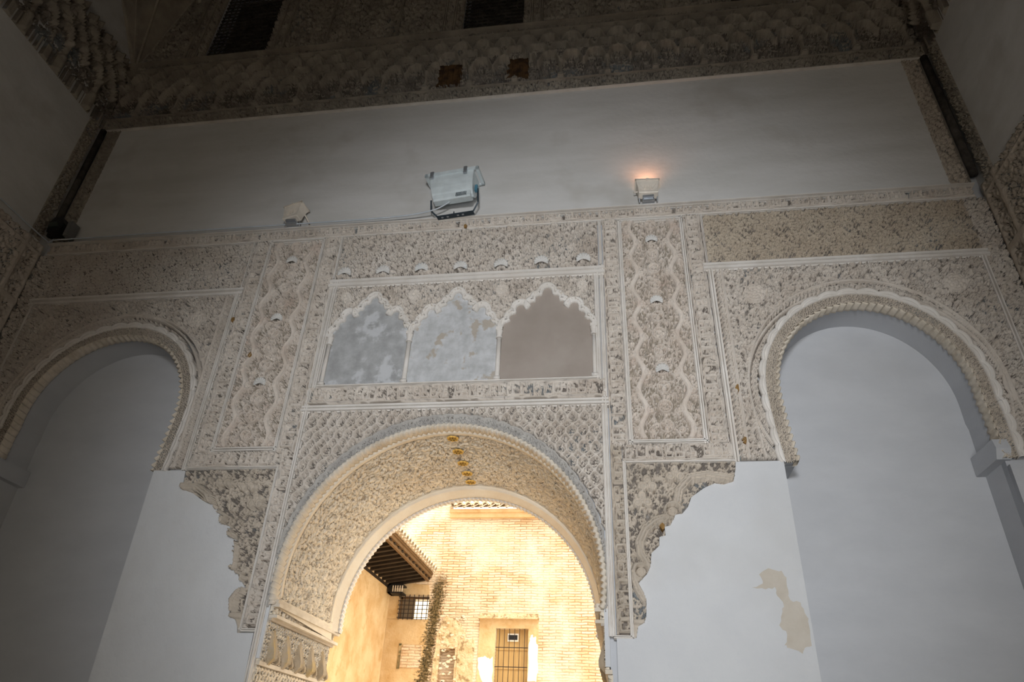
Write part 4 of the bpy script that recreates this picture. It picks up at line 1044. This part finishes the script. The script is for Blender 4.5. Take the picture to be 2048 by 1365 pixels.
for k in range(7): x = -3.30+.098*k; g.box(x-.007, x+.007, YB-.05, YB-.036, Z0+2.63, Z0+3.13)
for k in range(6): z = 2.67+.082*k; g.box(-3.34, -2.68, YB-.056, YB-.044, Z0+z-.006, Z0+z+.006)
g.build('iron_grille', m_iron, bw)
# roof over the right part
rf = MB(); rf.box(-2.38, 6, YB-.10, YB+.2, Z0+4.77, Z0+4.87); rf.box(-2.38, 6, YB-.16, YB+.2, Z0+4.87, Z0+4.94)
rf.build('eaves_cornice', m_render, bl)
def tiled_roof(name, parent, n, place, length, w=.19, rows=6):
    """barrel tiles: n courses, each a row of overlapping half cylinders running up the slope"""
    V = []; F = []
    for i in range(n):
        for j in range(rows):
            for e, rad in ((0, .082), (1, .070)):
                for k in range(7):
                    a = PI*k/6; V.append(place(i*w+.095-rad*math.cos(a), (j+e*1.12)*length/rows, rad*math.sin(a)*.95+.02*(1-e)))
            b = len(V)-14
            for k in range(6): F.append((b+k, b+k+1, b+k+8, b+k+7))
            # mouth of the tile
            for k in range(7): a = PI*k/6; V.append(place(i*w+.095-.060*math.cos(a), (j)*length/rows, .060*math.sin(a)+.012))
            c = len(V)-7
            for k in range(6): F.append((b+k, b+k+1, c+k+1, c+k))
        V += [place(i*w, 0, -.03), place(i*w+w, 0, -.03), place(i*w+w, length, -.03), place(i*w, length, -.03)]; b = len(V)-4; F.append((b, b+1, b+2, b+3))
        for k in range(5):  # channel tile between
            a = PI*k/4; V.append(place(i*w+.19-.045*math.cos(a), -.01, -.012-.035*math.sin(a))); V.append(place(i*w+.19-.045*math.cos(a), length, -.012-.035*math.sin(a)))
        b = len(V)-10
        for k in range(4): F.append((b+2*k, b+2*k+1, b+2*k+3, b+2*k+2))
    return mesh_obj(name, V, F, m_tile, parent)
sl = math.radians(24)
tiled_roof('tiled_roof', bl, 42, lambda u, v, h: (-2.42+u, YB-.27+v*math.cos(sl)-h*math.sin(sl), Z0+4.97+v*math.sin(sl)+h*math.cos(sl)), 2.6)
# left wing with its deep eave
lw = thing('courtyard_wing', 'low ochre courtyard wing on the left with a deep dark timber eave and tiles', 'building', (-3.6, 6, 0))
mb = MB(); mb.box(-3.9, -3.55, 1.22, YB-.02, 0, Z0+4.0); mb.build('rendered_wall', m_render, lw)
# soffit boards slope up to the eave edge
xi, xo, zi, zo = -3.57, -2.74, Z0+3.28, Z0+3.40
y0, y1 = 1.3, 9.92
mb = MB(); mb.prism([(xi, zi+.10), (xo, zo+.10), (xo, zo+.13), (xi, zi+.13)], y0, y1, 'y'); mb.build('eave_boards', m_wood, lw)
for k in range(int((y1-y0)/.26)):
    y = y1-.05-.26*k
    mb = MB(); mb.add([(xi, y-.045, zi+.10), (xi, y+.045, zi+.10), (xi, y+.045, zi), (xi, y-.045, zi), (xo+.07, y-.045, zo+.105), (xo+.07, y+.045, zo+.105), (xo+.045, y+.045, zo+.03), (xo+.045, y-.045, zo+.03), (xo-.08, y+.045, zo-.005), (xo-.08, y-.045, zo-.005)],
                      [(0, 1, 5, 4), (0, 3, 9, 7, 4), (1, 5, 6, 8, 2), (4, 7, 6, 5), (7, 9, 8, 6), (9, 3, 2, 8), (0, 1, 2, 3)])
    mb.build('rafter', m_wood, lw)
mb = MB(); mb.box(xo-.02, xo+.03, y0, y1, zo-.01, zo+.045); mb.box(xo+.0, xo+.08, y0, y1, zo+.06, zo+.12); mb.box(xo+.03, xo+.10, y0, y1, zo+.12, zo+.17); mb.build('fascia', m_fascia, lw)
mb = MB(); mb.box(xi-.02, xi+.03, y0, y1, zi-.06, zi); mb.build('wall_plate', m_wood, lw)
s2 = math.radians(20)
tiled_roof('tiled_roof', lw, 45, lambda u, v, h: (xo+.17-v*math.cos(s2)+h*math.sin(s2), y1-.02-u, zo+.19+v*math.sin(s2)+h*math.cos(s2)), 1.4, rows=3)
# wall lantern under the eave
t = thing('wall_lantern', 'black slatted lantern fixed to the wall under the end of the dark eave', 'lantern', (-3.42, 9.8, Z0+3.2))
mb = MB(); mb.box(-3.52, -3.20, 9.70, 9.98, Z0+3.10, Z0+3.13); mb.box(-3.52, -3.20, 9.70, 9.98, Z0+3.26, Z0+3.29); mb.box(-3.52, -3.47, 9.70, 9.98, Z0+3.10, Z0+3.29); mb.build('case', m_black, t)
for k in range(5): mb = MB(); x = -3.43+.05*k; mb.box(x, x+.022, 9.715, 9.73, Z0+3.13, Z0+3.26); mb.build('slat', m_tile, t)
